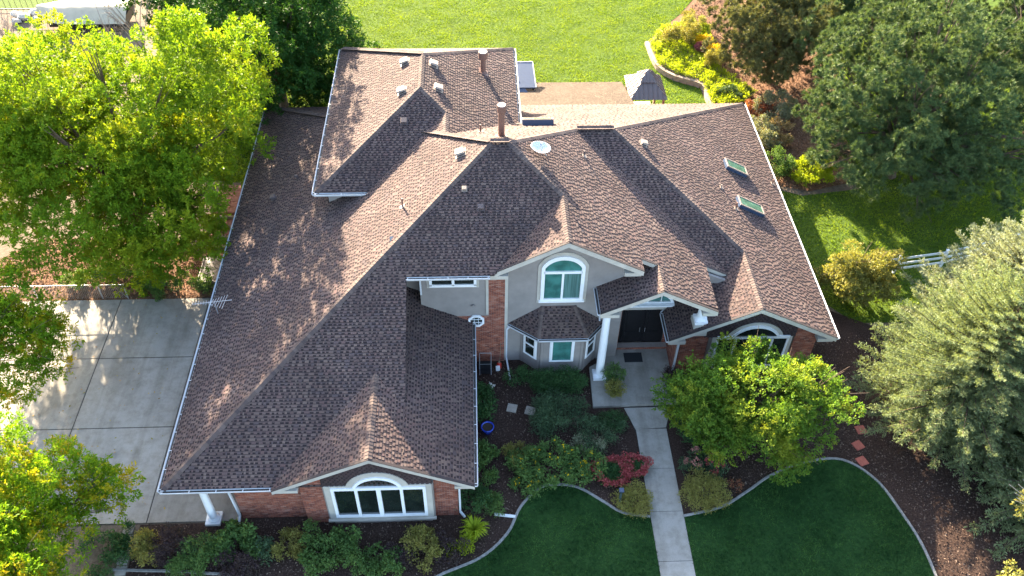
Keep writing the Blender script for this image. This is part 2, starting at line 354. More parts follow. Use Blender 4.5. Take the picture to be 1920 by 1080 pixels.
# driveway: slabs with open joints
dw = sheet('driveway', [(-27, -.12), (-9.9, .12), (-9.9, -13.02), (-27, -13.4)], .006, M['joint'], kind='structure')
xs = [-27, -22.9, -18.34, -13.76, -9.9]; ys = [-13.15, -8.22, -4.02, .02]
for i in range(4):
    for j in range(3):
        a = MB(); jg = .024
        x0, x1, y0, y1 = xs[i] + jg, xs[i + 1] - jg, ys[j] + jg, ys[j + 1] - jg
        if i == 3 and j: continue
        a.bb(x0, x1, y0, y1, -.05, .03); a.build('concrete_slab', M['concrete'], dw)
a = MB(); a.bb(-13.742, -12.0, -8.2, .0, -.05, .03); a.build('concrete_slab', M['concrete'], dw)
# front walk
wk = sheet('front_walk', [(7.13, -7.66), (7.5, -9.2), (7.55, -19), (8.95, -19), (8.95, -9), (9.35, -7.66)], .026, M['joint'], kind='structure')
a = MB(); a.prism([(7.13, -7.74, -.05), (9.35, -7.74, -.05), (8.93, -8.9, -.05), (7.5, -8.98, -.05)], (0, 0, .09)); a.build('concrete_slab', M['concrete'], wk)
yy = -8.97
for L in (2.15, 2.15, 2.3, 2.0, 2.0):
    a = MB(); a.bb(7.52, 8.94, yy - L + .02, yy, -.05, .04); a.build('concrete_slab', M['concrete'], wk); yy -= L
# porch slab
pf = MB(); pf.prism([(5.65, -7.7, -.05), (9.65, -7.6, -.05), (9.7, -4.0, -.05), (7.0, -4.0, -.05), (6.2, -5.0, -.05), (5.72, -5.3, -.05)], (0, 0, .2)); pf.build('porch_slab', M['concrete'], None, kind='structure')
# concrete edging round the lawns
def edging(pts, name):
    a = MB(); P = [Vector((x, y, 0)) for x, y in pts]; n = len(P); V = []
    for i, p in enumerate(P):
        t = (P[min(n - 1, i + 1)] - P[max(0, i - 1)]).normalized(); s_ = Vector((-t.y, t.x, 0))
        for o_, z in ((-.06, -.02), (-.06, .05), (-.04, .07), (.04, .07), (.06, .05), (.06, -.02)): V.append(p + s_ * o_ + Vector((0, 0, z)))
    Fc = [(6 * i + k, 6 * i + k + 1, 6 * i + k + 7, 6 * i + k + 6) for i in range(n - 1) for k in range(5)]
    a.add(V, Fc); return a.build(name, M['concrete_curb'], None, kind='structure')
edging(front_l, 'lawn_edging'); edging(front_r, 'lawn_edging')
edging(spline([(-14.6, -15.2), (-13.3, -15.28), (-12.3, -15.33), (-11, -15.45), (-9.5, -15.65), (-7, -16.3)], 5), 'bed_edging')

# ================================================================== HOUSE
S = .5187; E1 = 2.9
house = thing('house', 'large brick and grey sided house with brown shingled hip and gable roof', 'house', (0, 0, 0))
ALLTABS = []    # candidate single shingles
class Slope:
    """roof plane z = z0 + gx*x + gy*y over convex plan pieces; shingle courses run along the eave"""
    def __init__(s, gx, gy, z0, polys, label=None, mat='shingle', thick=.14):
        s.mat = mat
        s.gx, s.gy, s.z0 = gx, gy, z0
        k = math.hypot(gx, gy); s.k = k
        s.up = Vector((gx / k, gy / k, k)).normalized()           # up-slope
        s.u = Vector((-gy / k, gx / k, 0)); s.n = s.u.cross(s.up)
        if s.n.z < 0: s.u = -s.u; s.n = -s.n
        s.cos = 1 / math.sqrt(1 + k * k); s.o = Vector((0, 0, z0))
        d = MB()
        for p in polys:
            v = [s.P3(x, y) for x, y in p]
            nn = (v[1] - v[0]).cross(v[2] - v[0])
            d.prism(v, (0, 0, -thick))
        s.obj = d.build('roof_slope', M['deck'], house)
        if label: s.obj['label'] = label
        base, tabs = MB(), MB(); s.full = MB()
        for p in polys:
            q = [s.to2(s.P3(x, y)) for x, y in p]; s.shingle(q, base, tabs)
        base.build('slots_and_shade_lines', M['shingle_base' if mat == 'shingle' else 'shingle_tan'], s.obj, kind='stuff'); s.full.build('shingle_courses', M[mat], s.obj, kind='stuff')
        s.tabs = tabs
    def P3(s, x, y): return Vector((x, y, s.z0 + s.gx * x + s.gy * y))
    def to2(s, P): d = P - s.o; return (d.dot(s.u), d.dot(s.up))
    def P(s, a, b, h): return s.o + s.u * a + s.up * b + s.n * h
    def shingle(s, q, base, tabs, ex=.132):
        hp = halfplanes(q); b0 = min(p[1] for p in q); b1 = max(p[1] for p in q); a0 = min(p[0] for p in q); a1 = max(p[0] for p in q)
        j0 = math.floor(b0 / ex); j1 = math.ceil(b1 / ex)
        for j in range(j0, j1):
            r = random.Random(random.random()); y0, y1 = j * ex, (j + 1) * ex
            # dark shadow-line strip, butt shade put into its colour; then the shingle lengths
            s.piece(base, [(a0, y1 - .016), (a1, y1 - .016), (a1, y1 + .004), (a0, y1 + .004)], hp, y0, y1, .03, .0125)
            x = -40. + r.random()
            while x < a1:
                wd = r.uniform(.5, 1.0)
                if x + wd > a0: s.piece(s.full, [(x, y0), (x + wd - .004, y0), (x + wd - .004, y1 + .02), (x, y1 + .02)], hp, y0, y1, .016, .006)
                x += wd
            x = -40. + r.random()
            while x < a1:
                wd = r.choice((.06, .09, .12, .16, .22, .13)) * r.uniform(.9, 1.1); gap = r.choice((.07, .1, .13, .16, .12))
                if x + wd > a0:
                    rect = [(x, y0), (x + wd, y0), (x + wd - .006, y1 + .01), (x + .006, y1 + .01)]
                    full = all(all(A * p[0] + B * p[1] + C >= 0 for A, B, C in hp) for p in rect)
                    if full:
                        c = s.P(x + wd / 2, y0, 0); ALLTABS.append((float(np.linalg.norm(np.array(c) - CAMP)), s, x, wd, y0, y1))
                    else: s.piece(tabs, rect, hp, y0, y1, .034, .010)
                gx0 = x + wd - .004; gw = gap + .008; x += wd + gap
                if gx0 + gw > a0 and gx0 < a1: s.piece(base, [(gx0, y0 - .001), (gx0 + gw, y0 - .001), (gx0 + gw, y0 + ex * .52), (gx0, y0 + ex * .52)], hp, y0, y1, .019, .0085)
    def piece(s, mb, rect, hp, y0, y1, t0, t1):
        c = clip(rect, hp)
        if len(c) < 3: return
        L = y1 - y0; top = [s.P(a, b, t0 + (t1 - t0) * max(0, min(1.1, (b - y0) / L))) for a, b in c]; bot = [s.P(a, b, -.004) for a, b in c]
        n = len(c); F = [tuple(range(n))]
        for i in range(n):
            j = (i + 1) % n
            if c[i][1] > y1 and c[j][1] > y1: continue
            F.append((i, i + n, j + n, j))
        ctr = (top[1] - top[0]).cross(top[2] - top[0])
        if ctr.dot(s.n) < 0: F = [f[::-1] for f in F]
        mb.add(top + bot, F)
PEAK = 9.811
def zL(x): return E1 + S * (x + 12.3)
slopes = {}
slopes['L'] = Slope(S, 0, E1 + S * 12.3, [[(-12.35, -13.36), (-12.35, 13.34), (1.025, 0)], [(-1.11, 4.03), (-1.11, 2.1), (-2.07, 3.07)]], 'broad left slope half in tree shade')
vy = lambda x: -5.44 + (x - 1.23) * 1.051
slopes['F'] = Slope(0, S, PEAK, [[(-12.3, -13.36), (-2.74, -13.36), (-2.74, -3.765)], [(-2.74, -5.62), (.83, -5.62), (1.025, -5.62), (1.025, 0), (-2.74, -3.765)],
    [(1.025, -5.62), (1.84, vy(1.84) - .1), (1.84, 0), (1.025, 0)], [(1.84, vy(1.84) - .1), (4.18, vy(4.18) - .1), (4.18, -2.34), (1.84, 0)]], 'shaded front slope of the main roof', thick=.06)
XR1 = 15.167
slopes['R'] = Slope(-S, 0, E1 + S * XR1, [[(1.84, 0), (4.18, -2.34), (4.18, 2.34)], [(4.18, -5.44), (5.39, -5.44), (5.39, 3.55), (4.18, 2.34)],
    [(5.39, -5.44), (7.57, -5.44), (7.57, 1.37), (5.39, 3.55)], [(7.57, -4.66), (8.37, -4.66), (8.37, .57), (7.57, 1.37)],
    [(8.37, -6.28), (11.0, -6.12), (11.0, -2.06), (8.37, .57)], [(11.0, -3.36), (12.12, -3.36), (12.12, -3.18), (11.0, -2.06)]], 'sunlit right slope running down to the entry gable')
slopes['B'] = Slope(0, -S, PEAK, [[(-12.3, 13.36), (1.025, 13.36), (1.025, 0)], [(1.025, 0), (1.84, 0), (1.84, 13.36), (1.025, 13.36)], [(1.84, 0), (5.39, 3.55), (5.39, 13.36), (1.84, 13.36)],
    [(5.39, 3.55), (7.23, 3.55), (7.23, 13.36), (5.39, 13.36)], [(7.23, 3.55), (17.01, 13.36), (7.23, 13.36)]], 'bright back slope of the main roof')
slopes['F2'] = Slope(0, S, 7.971 - S * 3.547, [[(5.39, 3.55), (7.23, 3.55), (13.08, -2.3), (12.16, -3.22)], [(12.16, -3.22), (10.9, -4.48), (10.9, -1.96)]], 'shaded valley slope between two lit slopes')
slopes['R2'] = Slope(-S, 0, E1 + S * 17.01, [[(7.23, 3.55), (13.08, 9.4), (13.08, -2.3)], [(13.08, 9.4), (17.06, 13.38), (17.06, -6.06), (13.08, -6.06)]], 'sunlit right hand slope with two skylights')
slopes['L3'] = Slope(S, 0, E1 - S * 9.14, [[(13.08, -2.3), (13.08, -6.06), (10.9, -6.06), (10.9, -4.48)], [(10.9, -6.06), (9.14, -6.06), (9.14, -4.3), (9.7, -3.73), (10.9, -3.73)]], 'left slope of the right front gable')
slopes['G1L'] = Slope(.546, 0, 8.60 - .546 * 4.18, [[(4.18, -2.24), (4.18, -5.44), (.83, -5.44), (.9, -5.37)]], 'left slope of the upper front gable')
slopes['G2L'] = Slope(S, 0, 6.42 - S * 8.37, [[(8.37, -3.6), (8.37, -6.28), (7.1, -6.28), (7.1, -3.6)], [(7.1, -6.28), (5.74, -6.28), (5.74, -4.5), (7.1, -4.5)]], 'left slope of the entry gable')
slopes['FLL'] = Slope(.51, 0, 4.95 + .51 * 3.98, [[(-3.98, -9.3), (-3.98, -13.52), (-7.99, -13.52), (-7.99, -13.3)]], 'left slope of the garage gable')
slopes['FLR'] = Slope(-.51, 0, 4.95 - .51 * 3.98, [[(-3.98, -13.52), (-2.74, -13.52), (-2.74, -10.5), (-3.98, -9.3)], [(-2.74, -13.52), (.05, -13.52), (.05, -4.64), (-2.74, -4.64)], [(-3.5, -10.2), (-2.74, -10.2), (-2.74, -3.7), (-3.5, -3.7)], [(-2.74, -4.64), (-2.3, -4.64), (-2.3, -3.7), (-2.74, -3.7)]], 'right slope of the garage gable')
slopes['UL'] = Slope(S, 0, 6.79 + S * 7.31, [[(-7.36, .3), (-7.36, 13.45), (-2.36, 8.46), (-2.36, 5.29)]], 'left slope of the upper wing')
slopes['UR'] = Slope(-S, 0, 6.79 + S * 2.58, [[(-2.36, 5.29), (-1.11, 4.03), (-1.11, 9.71), (-2.36, 8.46)], [(-1.11, 2.0), (2.62, 5.7), (2.62, 13.45), (-1.11, 9.71)]], 'right slope of the upper wing with a tall flue')
slopes['UF'] = Slope(0, S, 6.79 - S * .34, [[(-7.31, .3), (-2.36, 5.29), (-1.11, 4.03), (-4.85, .3)]], 'shaded front slope of the upper wing')
slopes['UB'] = Slope(0, -S, 6.79 + S * 13.41, [[(-7.31, 13.45), (2.58, 13.45), (-2.36, 8.46)]], 'narrow back slope of the upper wing')
# bay roof: three small slopes on the wall
def plane3(a, b, c):
    a, b, c = Vector(a), Vector(b), Vector(c); n = (b - a).cross(c - a); gx, gy = -n.x / n.z, -n.y / n.z; return gx, gy, a.z - gx * a.x - gy * a.y
bw = [(1.74, -4.62, 2.72), (3.1, -5.64, 2.72), (5.43, -5.64, 2.72), (6.3, -4.62, 2.72)]; bt = [(3.3, -4.62, 3.85), (4.8, -4.62, 3.85)]
for nm, a, b_, c, poly in (('b1', bw[0], bw[1], bt[0], [bw[0], bw[1], bt[0]]), ('b2', bw[1], bw[2], bt[0], [bw[1], bw[2], bt[1], bt[0]]), ('b3', bw[2], bw[3], bt[1], [bw[2], bw[3], bt[1]])):
    slopes[nm] = Slope(*plane3(a, b_, c), [[(p[0], p[1]) for p in poly]], 'small roof slope over the bay window', thick=.05)
# patio roof at the back: low slope roll roofing in strips
pr = MB(); pr.prism([(2.0, 13.38, 2.84), (10.25, 13.38, 2.84), (10.0, 17.3, 2.0), (2.0, 17.3, 2.0)], (0, 0, -.15)); patio = pr.build('patio_roof', M['deck'], house)
gx, gy, gz = plane3((2, 13.38, 2.84), (10.25, 13.38, 2.84), (10.0, 17.3, 2.0))
slopes['P'] = Slope(0, gy, gz + .004, [[(2.0, 13.4), (10.25, 13.4), (10.02, 17.3), (2.0, 17.3)]], 'low patio roof slope behind the house', 'shingle_tan', .05)

# the 300 nearest whole tabs become single shingles, the rest is joined per slope
ALLTABS.sort(key=lambda t: t[0])
for rank, (d, s, x, wd, y0, y1) in enumerate(ALLTABS):
    if rank < 290:
        mb = MB(); L = y1 - y0; t0, t1 = .034, .010; hw = wd / 2
        f = lambda a, b, h: (a, b, h)
        V = [(-hw, 0, t0), (hw, 0, t0), (hw - .006, L + .01, t1), (-hw + .006, L + .01, t1), (-hw, 0, -.004), (hw, 0, -.004), (hw - .006, L + .01, -.004), (-hw + .006, L + .01, -.004)]
        key = ('tab', round(wd, 2))
        if key not in M:
            mb.add(V, [(0, 1, 2, 3), (0, 4, 5, 1), (1, 5, 6, 2), (3, 7, 4, 0)]); M[key] = mb.mesh('shingle', M['shingle'])
        o = bpy.data.objects.new('shingle', M[key]); link(o, s.obj)
        c = s.P(x + wd / 2, y0, 0)
        o.matrix_local = Matrix(((s.u.x, s.up.x, s.n.x, c.x), (s.u.y, s.up.y, s.n.y, c.y), (s.u.z, s.up.z, s.n.z, c.z), (0, 0, 0, 1)))
    else:
        r = [(x, y0), (x + wd, y0), (x + wd - .006, y1 + .01), (x + .006, y1 + .01)]
        L = y1 - y0; hh = .028 + (.010 - .028) * (1 + .01 / L)
        top = [s.P(a, b, .034 if i < 2 else .010) for i, (a, b) in enumerate(r)]; bot = [s.P(a, b, -.004) for a, b in r]
        s.tabs.add(top + bot, [(0, 1, 2, 3), (0, 4, 5, 1), (1, 5, 6, 2), (3, 7, 4, 0)])
for s in slopes.values(): s.tabs.build('shingle_field', M[s.mat], s.obj, kind='stuff')

# ridge and hip caps
CAPS = []
def caps(a, b, nL, nR, wd=.17, e=.16):
    """a = low end, b = high end; nL/nR slopes on either side"""
    a, b = Vector(a), Vector(b); d = (b - a); L = d.length; d.normalize(); n = int(L / e)
    upn = (nL.n + nR.n).normalized(); side = d.cross(upn).normalized()
    def arm(sl, sg):
        t = d.cross(sl.n).normalized()
        if t.dot(side) * sg < 0: t = -t
        return t
    tL, tR = arm(nL, -1), arm(nR, 1)
    for i in range(n + 1):
        p = a + d * (i * e); q = a + d * min(L, (i + 1) * e + .05); CAPS.append((float(np.linalg.norm(np.array(p) - CAMP)), p, q, tL, tR, upn, wd, random.uniform(.9, 1.06)))
sp_ = slopes
def zz(s, x, y): return slopes[s].P3(x, y)
caps(zz('L', -12.3, -13.32), zz('L', 1.0, -.02), sp_['L'], sp_['F'])
caps(zz('L', -12.3, 13.32), zz('L', 1.0, .02), sp_['L'], sp_['B'])
caps(zz('F', 1.0, 0), zz('F', 1.86, 0), sp_['F'], sp_['B'])
caps(zz('R', 4.18, -2.34), zz('R', 1.84, 0), sp_['F'], sp_['R'])
caps(zz('R', 4.18, -5.44), zz('R', 4.18, -2.3), sp_['G1L'], sp_['R'])
caps(zz('R', 5.39, 3.55), zz('R', 1.84, 0), sp_['R'], sp_['B'])
caps(zz('F2', 5.39, 3.55), zz('F2', 7.25, 3.55), sp_['F2'], sp_['B'])
caps(zz('R2', 13.08, -2.3), zz('R2', 7.23, 3.55), sp_['F2'], sp_['R2'])
caps(zz('R2', 17.01, 13.33), zz('R2', 7.23, 3.55), sp_['R2'], sp_['B'])
caps(zz('R2', 13.08, -6.04), zz('R2', 13.08, -2.3), sp_['L3'], sp_['R2'])
caps(zz('R', 8.37, -6.28), zz('R', 8.37, -4.66), sp_['G2L'], sp_['R'])
caps(zz('FLL', -3.98, -13.52), zz('FLL', -3.98, -9.38), sp_['FLL'], sp_['FLR'])
caps(zz('UL', -7.31, .34), zz('UL', -2.36, 5.29), sp_['UL'], sp_['UF'])
caps(zz('UL', -7.31, 13.41), zz('UL', -2.36, 8.46), sp_['UL'], sp_['UB'])
caps(zz('UR', 2.58, 13.41), zz('UR', -2.36, 8.46), sp_['UR'], sp_['UB'])
caps(zz('UL', -2.36, 5.29), zz('UL', -2.36, 8.46), sp_['UL'], sp_['UR'])
caps(zz('UR', -1.11, 4.03), zz('UR', -2.36, 5.29), sp_['UF'], sp_['UR'])
caps(zz('UR', -1.11, 2.1), zz('UR', -1.11, 4.03), sp_['L'], sp_['UR'])
caps(Vector(bw[1]), Vector(bt[0]), sp_['b1'], sp_['b2'], .1); caps(Vector(bw[2]), Vector(bt[1]), sp_['b2'], sp_['b3'], .1)
CAPS.sort(key=lambda c: c[0]); rest = MB()
for i, (dd, p, q, tL, tR, up, wd, k) in enumerate(CAPS):
    wd *= k; mb = MB() if i < 280 else rest
    V = []
    for pt, h in ((p, .058), (q, .038)):
        V += [pt + tL * wd + up * (h - .012), pt + up * h, pt + tR * wd + up * (h - .012)]
    V += [p + tL * wd + up * (-.0), p + up * .015, p + tR * wd]
    mb.add(V, [(0, 1, 4, 3), (1, 2, 5, 4), (0, 6, 7, 1), (1, 7, 8, 2), (0, 3, 6), (2, 8, 5)])
    if i < 280: mb.build('ridge_cap', M['cap'], house)
rest.build('ridge_cap_run', M['cap'], house, kind='stuff')

# ---------------- gutters, rake boards, soffits
def gutter(a, b, out, closed=True, brackets=True):
    """a,b on the eave edge; out = outward direction"""
    a, b, out = Vector(a), Vector(b), Vector(out); d = (b - a).normalized(); z = Vector((0, 0, 1))
    prof = [(-.02, -.02), (-.02, -.14), (.10, -.14), (.135, -.05), (.135, -.015), (.118, -.015), (.105, -.05), (.09, -.075), (.0, -.075), (.0, -.02)]
    mb = MB(); n = len(prof); V = [a + out * x + z * y for x, y in prof] + [b + out * x + z * y for x, y in prof]
    F = [(i, (i + 1) % n, (i + 1) % n + n, i + n) for i in range(n)] + [tuple(range(n))[::-1], tuple(range(n, 2 * n))]
    mb.add(V, F); o = mb.build('gutter', M['gutter'], house)
    dm = MB(); dm.bar(a + out * .045 + z * -.068 + d * .02, b + out * .045 + z * -.068 - d * .02, .085, .012); dm.build('gutter_floor_strip', M['gutter_floor'], o)
    if brackets:
        L = (b - a).length; k = max(1, int(L / .9))
        for i in range(k + 1):
            p = a + d * (.08 + (L - .16) * i / k); m2 = MB(); m2.bar(p + out * .0 + z * -.01, p + out * .13 + z * -.01, .025, .012); m2.build('gutter_bracket', M['gutter'], o)
    return o
gutter((-12.37, -13.4, 2.88), (-12.37, 13.36, 2.88), (-1, 0, 0))
gutter((-12.37, -13.38, 2.88), (-7.99, -13.38, 2.88), (0, -1, 0))
gutter((.06, -13.5, 2.88), (.06, -4.7, 2.88), (1, 0, 0))
gutter((-2.76, -5.64, 6.88), (.85, -5.64, 6.88), (0, -1, 0), )
gutter((-7.38, .26, 6.77), (-7.38, 13.47, 6.77), (-1, 0, 0))
gutter((-7.4, .28, 6.77), (-4.8, .28, 6.77), (0, -1, 0))
gutter((2.64, 5.82, 6.77), (2.64, 13.47, 6.77), (1, 0, 0))
gutter((17.08, -6.06, 2.86), (17.08, 13.38, 2.86), (1, 0, 0))
gutter((9.12, -4.3, 2.88), (9.12, -6.06, 2.88), (-1, 0, 0), brackets=False)
gutter((9.70, -3.72, 2.9), (9.13, -4.3, 2.88), Vector((-.7, .7, 0)), brackets=False)
gutter((5.72, -6.28, 5.04), (5.72, -4.66, 5.04), (-1, 0, 0), brackets=False)
for k in range(3): gutter(bw[k][:2] + (2.7,), bw[k + 1][:2] + (2.7,), Vector((bw[k + 1][1] - bw[k][1], -(bw[k + 1][0] - bw[k][0]), 0)).normalized(), brackets=False)
def rake(pts, y, name='rake_board', h=.24, t=.05, mat='trim', ret=True):
    """boards along the gable edge, pts = [(x,z)...] roof underside line"""
    mb = MB()
    for (x0, z0), (x1, z1) in zip(pts[:-1], pts[1:]):
        mb.prism([(x0, y - t, z0 + .0), (x1, y - t, z1 + .0), (x1, y - t, z1 - h), (x0, y - t, z0 - h)], (0, t + .02, 0))
    o = mb.build(name, M[mat], house); s2 = MB()      # black drip edge and shingle butt
    for (x0, z0), (x1, z1) in zip(pts[:-1], pts[1:]):
        s2.prism([(x0, y - t - .03, z0 + .035), (x1, y - t - .03, z1 + .035), (x1, y - t - .03, z1 + .004), (x0, y - t - .03, z0 + .004)], (0, .12, 0))
    s2.build('drip_edge', M['deck'], house); return o
rake([(-8.0, 2.9), (-3.98, 4.95), (.06, 2.9)], -13.52)
rake([(.80, 6.76), (4.18, 8.60), (7.58, 6.84)], -5.44, h=.28)
rake([(5.72, 5.05), (8.37, 6.42), (11.0, 5.06)], -6.28, h=.26)
rake([(9.12, 2.9), (13.08, 4.94), (17.06, 2.88)], -6.06, h=.26)
rake([(7.55, 6.85), (8.36, 6.43)], -4.66, h=.24)
rake([(11.0, 5.06), (12.12, 4.48)], -3.36, h=.24)
def cornice(x0, x1, y0, y1, z0, z1):
    mb = MB(); mb.bb(x0, x1, y0, y1, z0, z1); mb.build('cornice_return', M['trim'], house)
cornice(-7.97, -7.0, -13.5, -13.1, 2.62, 2.80); cornice(-.75, .02, -13.5, -13.05, 2.62, 2.80)
cornice(.84, 1.65, -5.42, -4.6, 6.42, 6.62); cornice(6.75, 7.5, -5.42, -4.6, 6.48, 6.68)
cornice(5.78, 6.6, -6.26, -5.4, 4.72, 4.9); cornice(10.35, 10.95, -6.26, -5.8, 4.72, 4.9)
cornice(9.2, 9.95, -6.04, -5.6, 2.56, 2.76); cornice(16.2, 16.95, -6.04, -5.6, 2.56, 2.76)
def soffit(poly, z, t=.03):
    mb = MB(); mb.prism([(x, y, z) for x, y in poly], (0, 0, -t)); mb.build('soffit', M['soffit'], house)
soffit([(-12.3, -13.3), (-11.6, -13.3), (-11.6, 13.3), (-12.3, 13.3)], 2.74)
soffit([(-11.6, -13.3), (-7.0, -13.3), (-7.0, -12.9), (-9.7, -12.9), (-9.7, -8.5), (-11.6, -8.5)], 2.74)
soffit([(-2.74, -5.6), (.8, -5.6), (.8, -4.5), (-2.74, -4.5)], 6.72)
soffit([(-7.3, .36), (-6.8, .36), (-6.8, 13.4), (-7.3, 13.4)], 6.62)
soffit([(-6.8, .36), (-4.6, .36), (-4.6, .9), (-6.8, .9)], 6.62)


# ---------------- walls
def poly_wall(pts, off, mat, name='wall', parent=None, **kw):
    mb = MB(); mb.prism(pts, off); return mb.build(name, mat, parent or house, **kw)
BR = []    # candidate single bricks
def brickface(origin, u, polys, host, depth=.014):
    """bricks on the vertical plane through origin along u; polys convex in (u,z)"""
    u = Vector(u).normalized(); z = Vector((0, 0, 1)); n = u.cross(z); o = Vector(origin); P = lambda a, b, h: o + u * a + z * b + n * h
    cut = MB(); ph, pw = .0677, .203 + .01
    for q in polys:
        hp = halfplanes(q); a0, a1 = min(p[0] for p in q), max(p[0] for p in q); b0, b1 = min(p[1] for p in q), max(p[1] for p in q)
        for j in range(math.floor(b0 / ph), math.ceil(b1 / ph)):
            sh = (j % 2) * pw / 2
            for i in range(math.floor((a0 - sh) / pw), math.ceil((a1 - sh) / pw)):
                x0 = i * pw + sh; y0 = j * ph; r = [(x0, y0), (x0 + pw - .011, y0), (x0 + pw - .011, y0 + ph - .011), (x0, y0 + ph - .011)]
                if all(all(A * p[0] + B * p[1] + C >= -1e-6 for A, B, C in hp) for p in r):
                    c = P(x0, y0, 0); BR.append((float(np.linalg.norm(np.array(c) - CAMP)), host, u, n, c, depth * random.uniform(.8, 1.2), cut, P, r))
                else:
                    c = clip(r, hp)
                    if len(c) > 2: brickpoly(cut, P, c, depth)
    host['_cut'] = 0; CUTS.append((host, cut))
CUTS = []
def brickpoly(mb, P, c, depth):
    ar = sum(c[i][0] * c[(i + 1) % len(c)][1] - c[(i + 1) % len(c)][0] * c[i][1] for i in range(len(c)))
    if ar < 0: c = c[::-1]
    n = len(c); V = [P(a, b, depth) for a, b in c] + [P(a, b, -.001) for a, b in c]
    mb.add(V, [tuple(range(n))] + [(i, i + n, (i + 1) % n + n, (i + 1) % n) for i in range(n)])
def brickwall(p0, p1, z0, z1, polys=None, th=.2):
    """flat brick wall from plan p0 to p1 (outside on the right of p0->p1 ... normal = u x z)"""
    u = Vector((p1[0] - p0[0], p1[1] - p0[1], 0)); L = u.length; u.normalize(); n = u.cross(Vector((0, 0, 1)))
    polys = polys or [[(0, z0), (L, z0), (L, z1), (0, z1)]]; mb = MB()
    for q in polys: mb.prism([Vector((p0[0], p0[1], 0)) + u * a + Vector((0, 0, b)) for a, b in q], n * -th)
    w_ = mb.build('brick_wall', M['mortar'], house); brickface((p0[0], p0[1], 0), u, polys, w_); return w_
def siding(p0, p1, polys, th=.18, ex=.15, mat='siding'):
    u = Vector((p1[0] - p0[0], p1[1] - p0[1], 0)); u.normalize(); z = Vector((0, 0, 1)); n = u.cross(z); o = Vector((p0[0], p0[1], 0)); mb = MB(); sb = MB()
    for q in polys:
        mb.prism([o + u * a + z * b for a, b in q], n * -th); hp = halfplanes(q)
        a0, a1 = min(p[0] for p in q), max(p[0] for p in q); b0, b1 = min(p[1] for p in q), max(p[1] for p in q)
        for j in range(math.floor(b0 / ex), math.ceil(b1 / ex)):
            c = clip([(a0, j * ex), (a1, j * ex), (a1, (j + 1) * ex), (a0, (j + 1) * ex)], hp)
            if len(c) < 3: continue
            f = lambda b: .022 - .016 * (b - j * ex) / ex
            V = [o + u * a + z * b + n * f(b) for a, b in c] + [o + u * a + z * b for a, b in c]; k = len(c)
            sb.add(V, [tuple(range(k))] + [(i, i + k, (i + 1) % k + k, (i + 1) % k) for i in range(k)])
    w_ = mb.build('wall', M[mat], house); sb.build('lap_siding', M[mat], w_, kind='stuff'); return w_
def trimbar(a, b, wd=.12, t=.04, up=(0, 0, 1), name='trim_board', mat='trim', parent=None):
    mb = MB(); mb.bar(a, b, t, wd, up); return mb.build(name, M[mat], parent or house)

# garage-front (left) wall, set back under the eave; ground floor bricks
WY = -13.0
brickwall((-9.75, WY), (-6.9, WY), 0, 2.75)
brickwall((-9.75, -8.5), (-9.75, WY), 0, 2.75)
brickwall((-6.95, WY - .3), (-6.0, WY - .3), 0, 3.6, [[(0, 0), (.95, 0), (.95, 3.65), (0, 3.2)]])
brickwall((-6.95, WY), (-6.95, WY - .3), 0, 3.1)
brickwall((-1.72, WY - .12), (-.66, WY - .12), 0, 3.4, [[(0, 0), (1.06, 0), (1.06, 3.05), (0, 3.55)]])
brickwall((-.66, WY - .12), (-.66, -4.6), 0, 2.75)
poly_wall([(-6.0, WY, 0), (-1.72, WY, 0), (-1.72, WY, 3.5), (-3.98, WY, 4.7), (-6.0, WY, 3.6)], (0, .2, 0), M['siding'])
poly_wall([(-11.6, -8.5, 0), (-9.75, -8.5, 0), (-9.75, -8.5, 2.74), (-11.6, -8.5, 2.74)], (0, .2, 0), M['siding'])
brickwall((-11.6, 12.7), (-11.6, -8.5), 0, 2.75)
# dark shingled gable panel above the window
gp = slopes['L']
def shingle_panel(p0, polys, label=None, dirx=1):
    o = Vector(p0); mb = MB(); tb = MB(); z = Vector((0, 0, 1)); u = Vector((1, 0, 0)); n = Vector((0, -1, 0))
    for q in polys: mb.prism([o + u * a + z * b for a, b in q], (0, .06, 0))
    h = mb.build('shingled_gable', M['shingle_base'], house)
    for q in polys:
        hp = halfplanes(q); a0, a1 = min(p[0] for p in q), max(p[0] for p in q); b0, b1 = min(p[1] for p in q), max(p[1] for p in q); ex = .13
        for j in range(math.floor(b0 / ex), math.ceil(b1 / ex)):
            x = math.floor(a0 / .19) * .19 + (j % 2) * .08 - .19
            while x < a1:
                c = clip([(x, j * ex), (x + .12, j * ex), (x + .12, (j + 1) * ex), (x, (j + 1) * ex)], hp)
                if len(c) > 2:
                    k = len(c); f = lambda b: .03 - .018 * (b - j * ex) / ex
                    tb.add([o + u * a + z * b + n * f(b) for a, b in c] + [o + u * a + z * b for a, b in c], [tuple(range(k))] + [(i, i + k, (i + 1) % k + k, (i + 1) % k) for i in range(k)])
                x += .19
    tb.build('shingle_rows', M['panel'], h, kind='stuff')
shingle_panel((0, WY - .36, 0), [[(-6.05, 2.86), (-1.66, 2.86), (-1.66, 3.42), (-3.98, 4.62), (-6.05, 3.55)]])

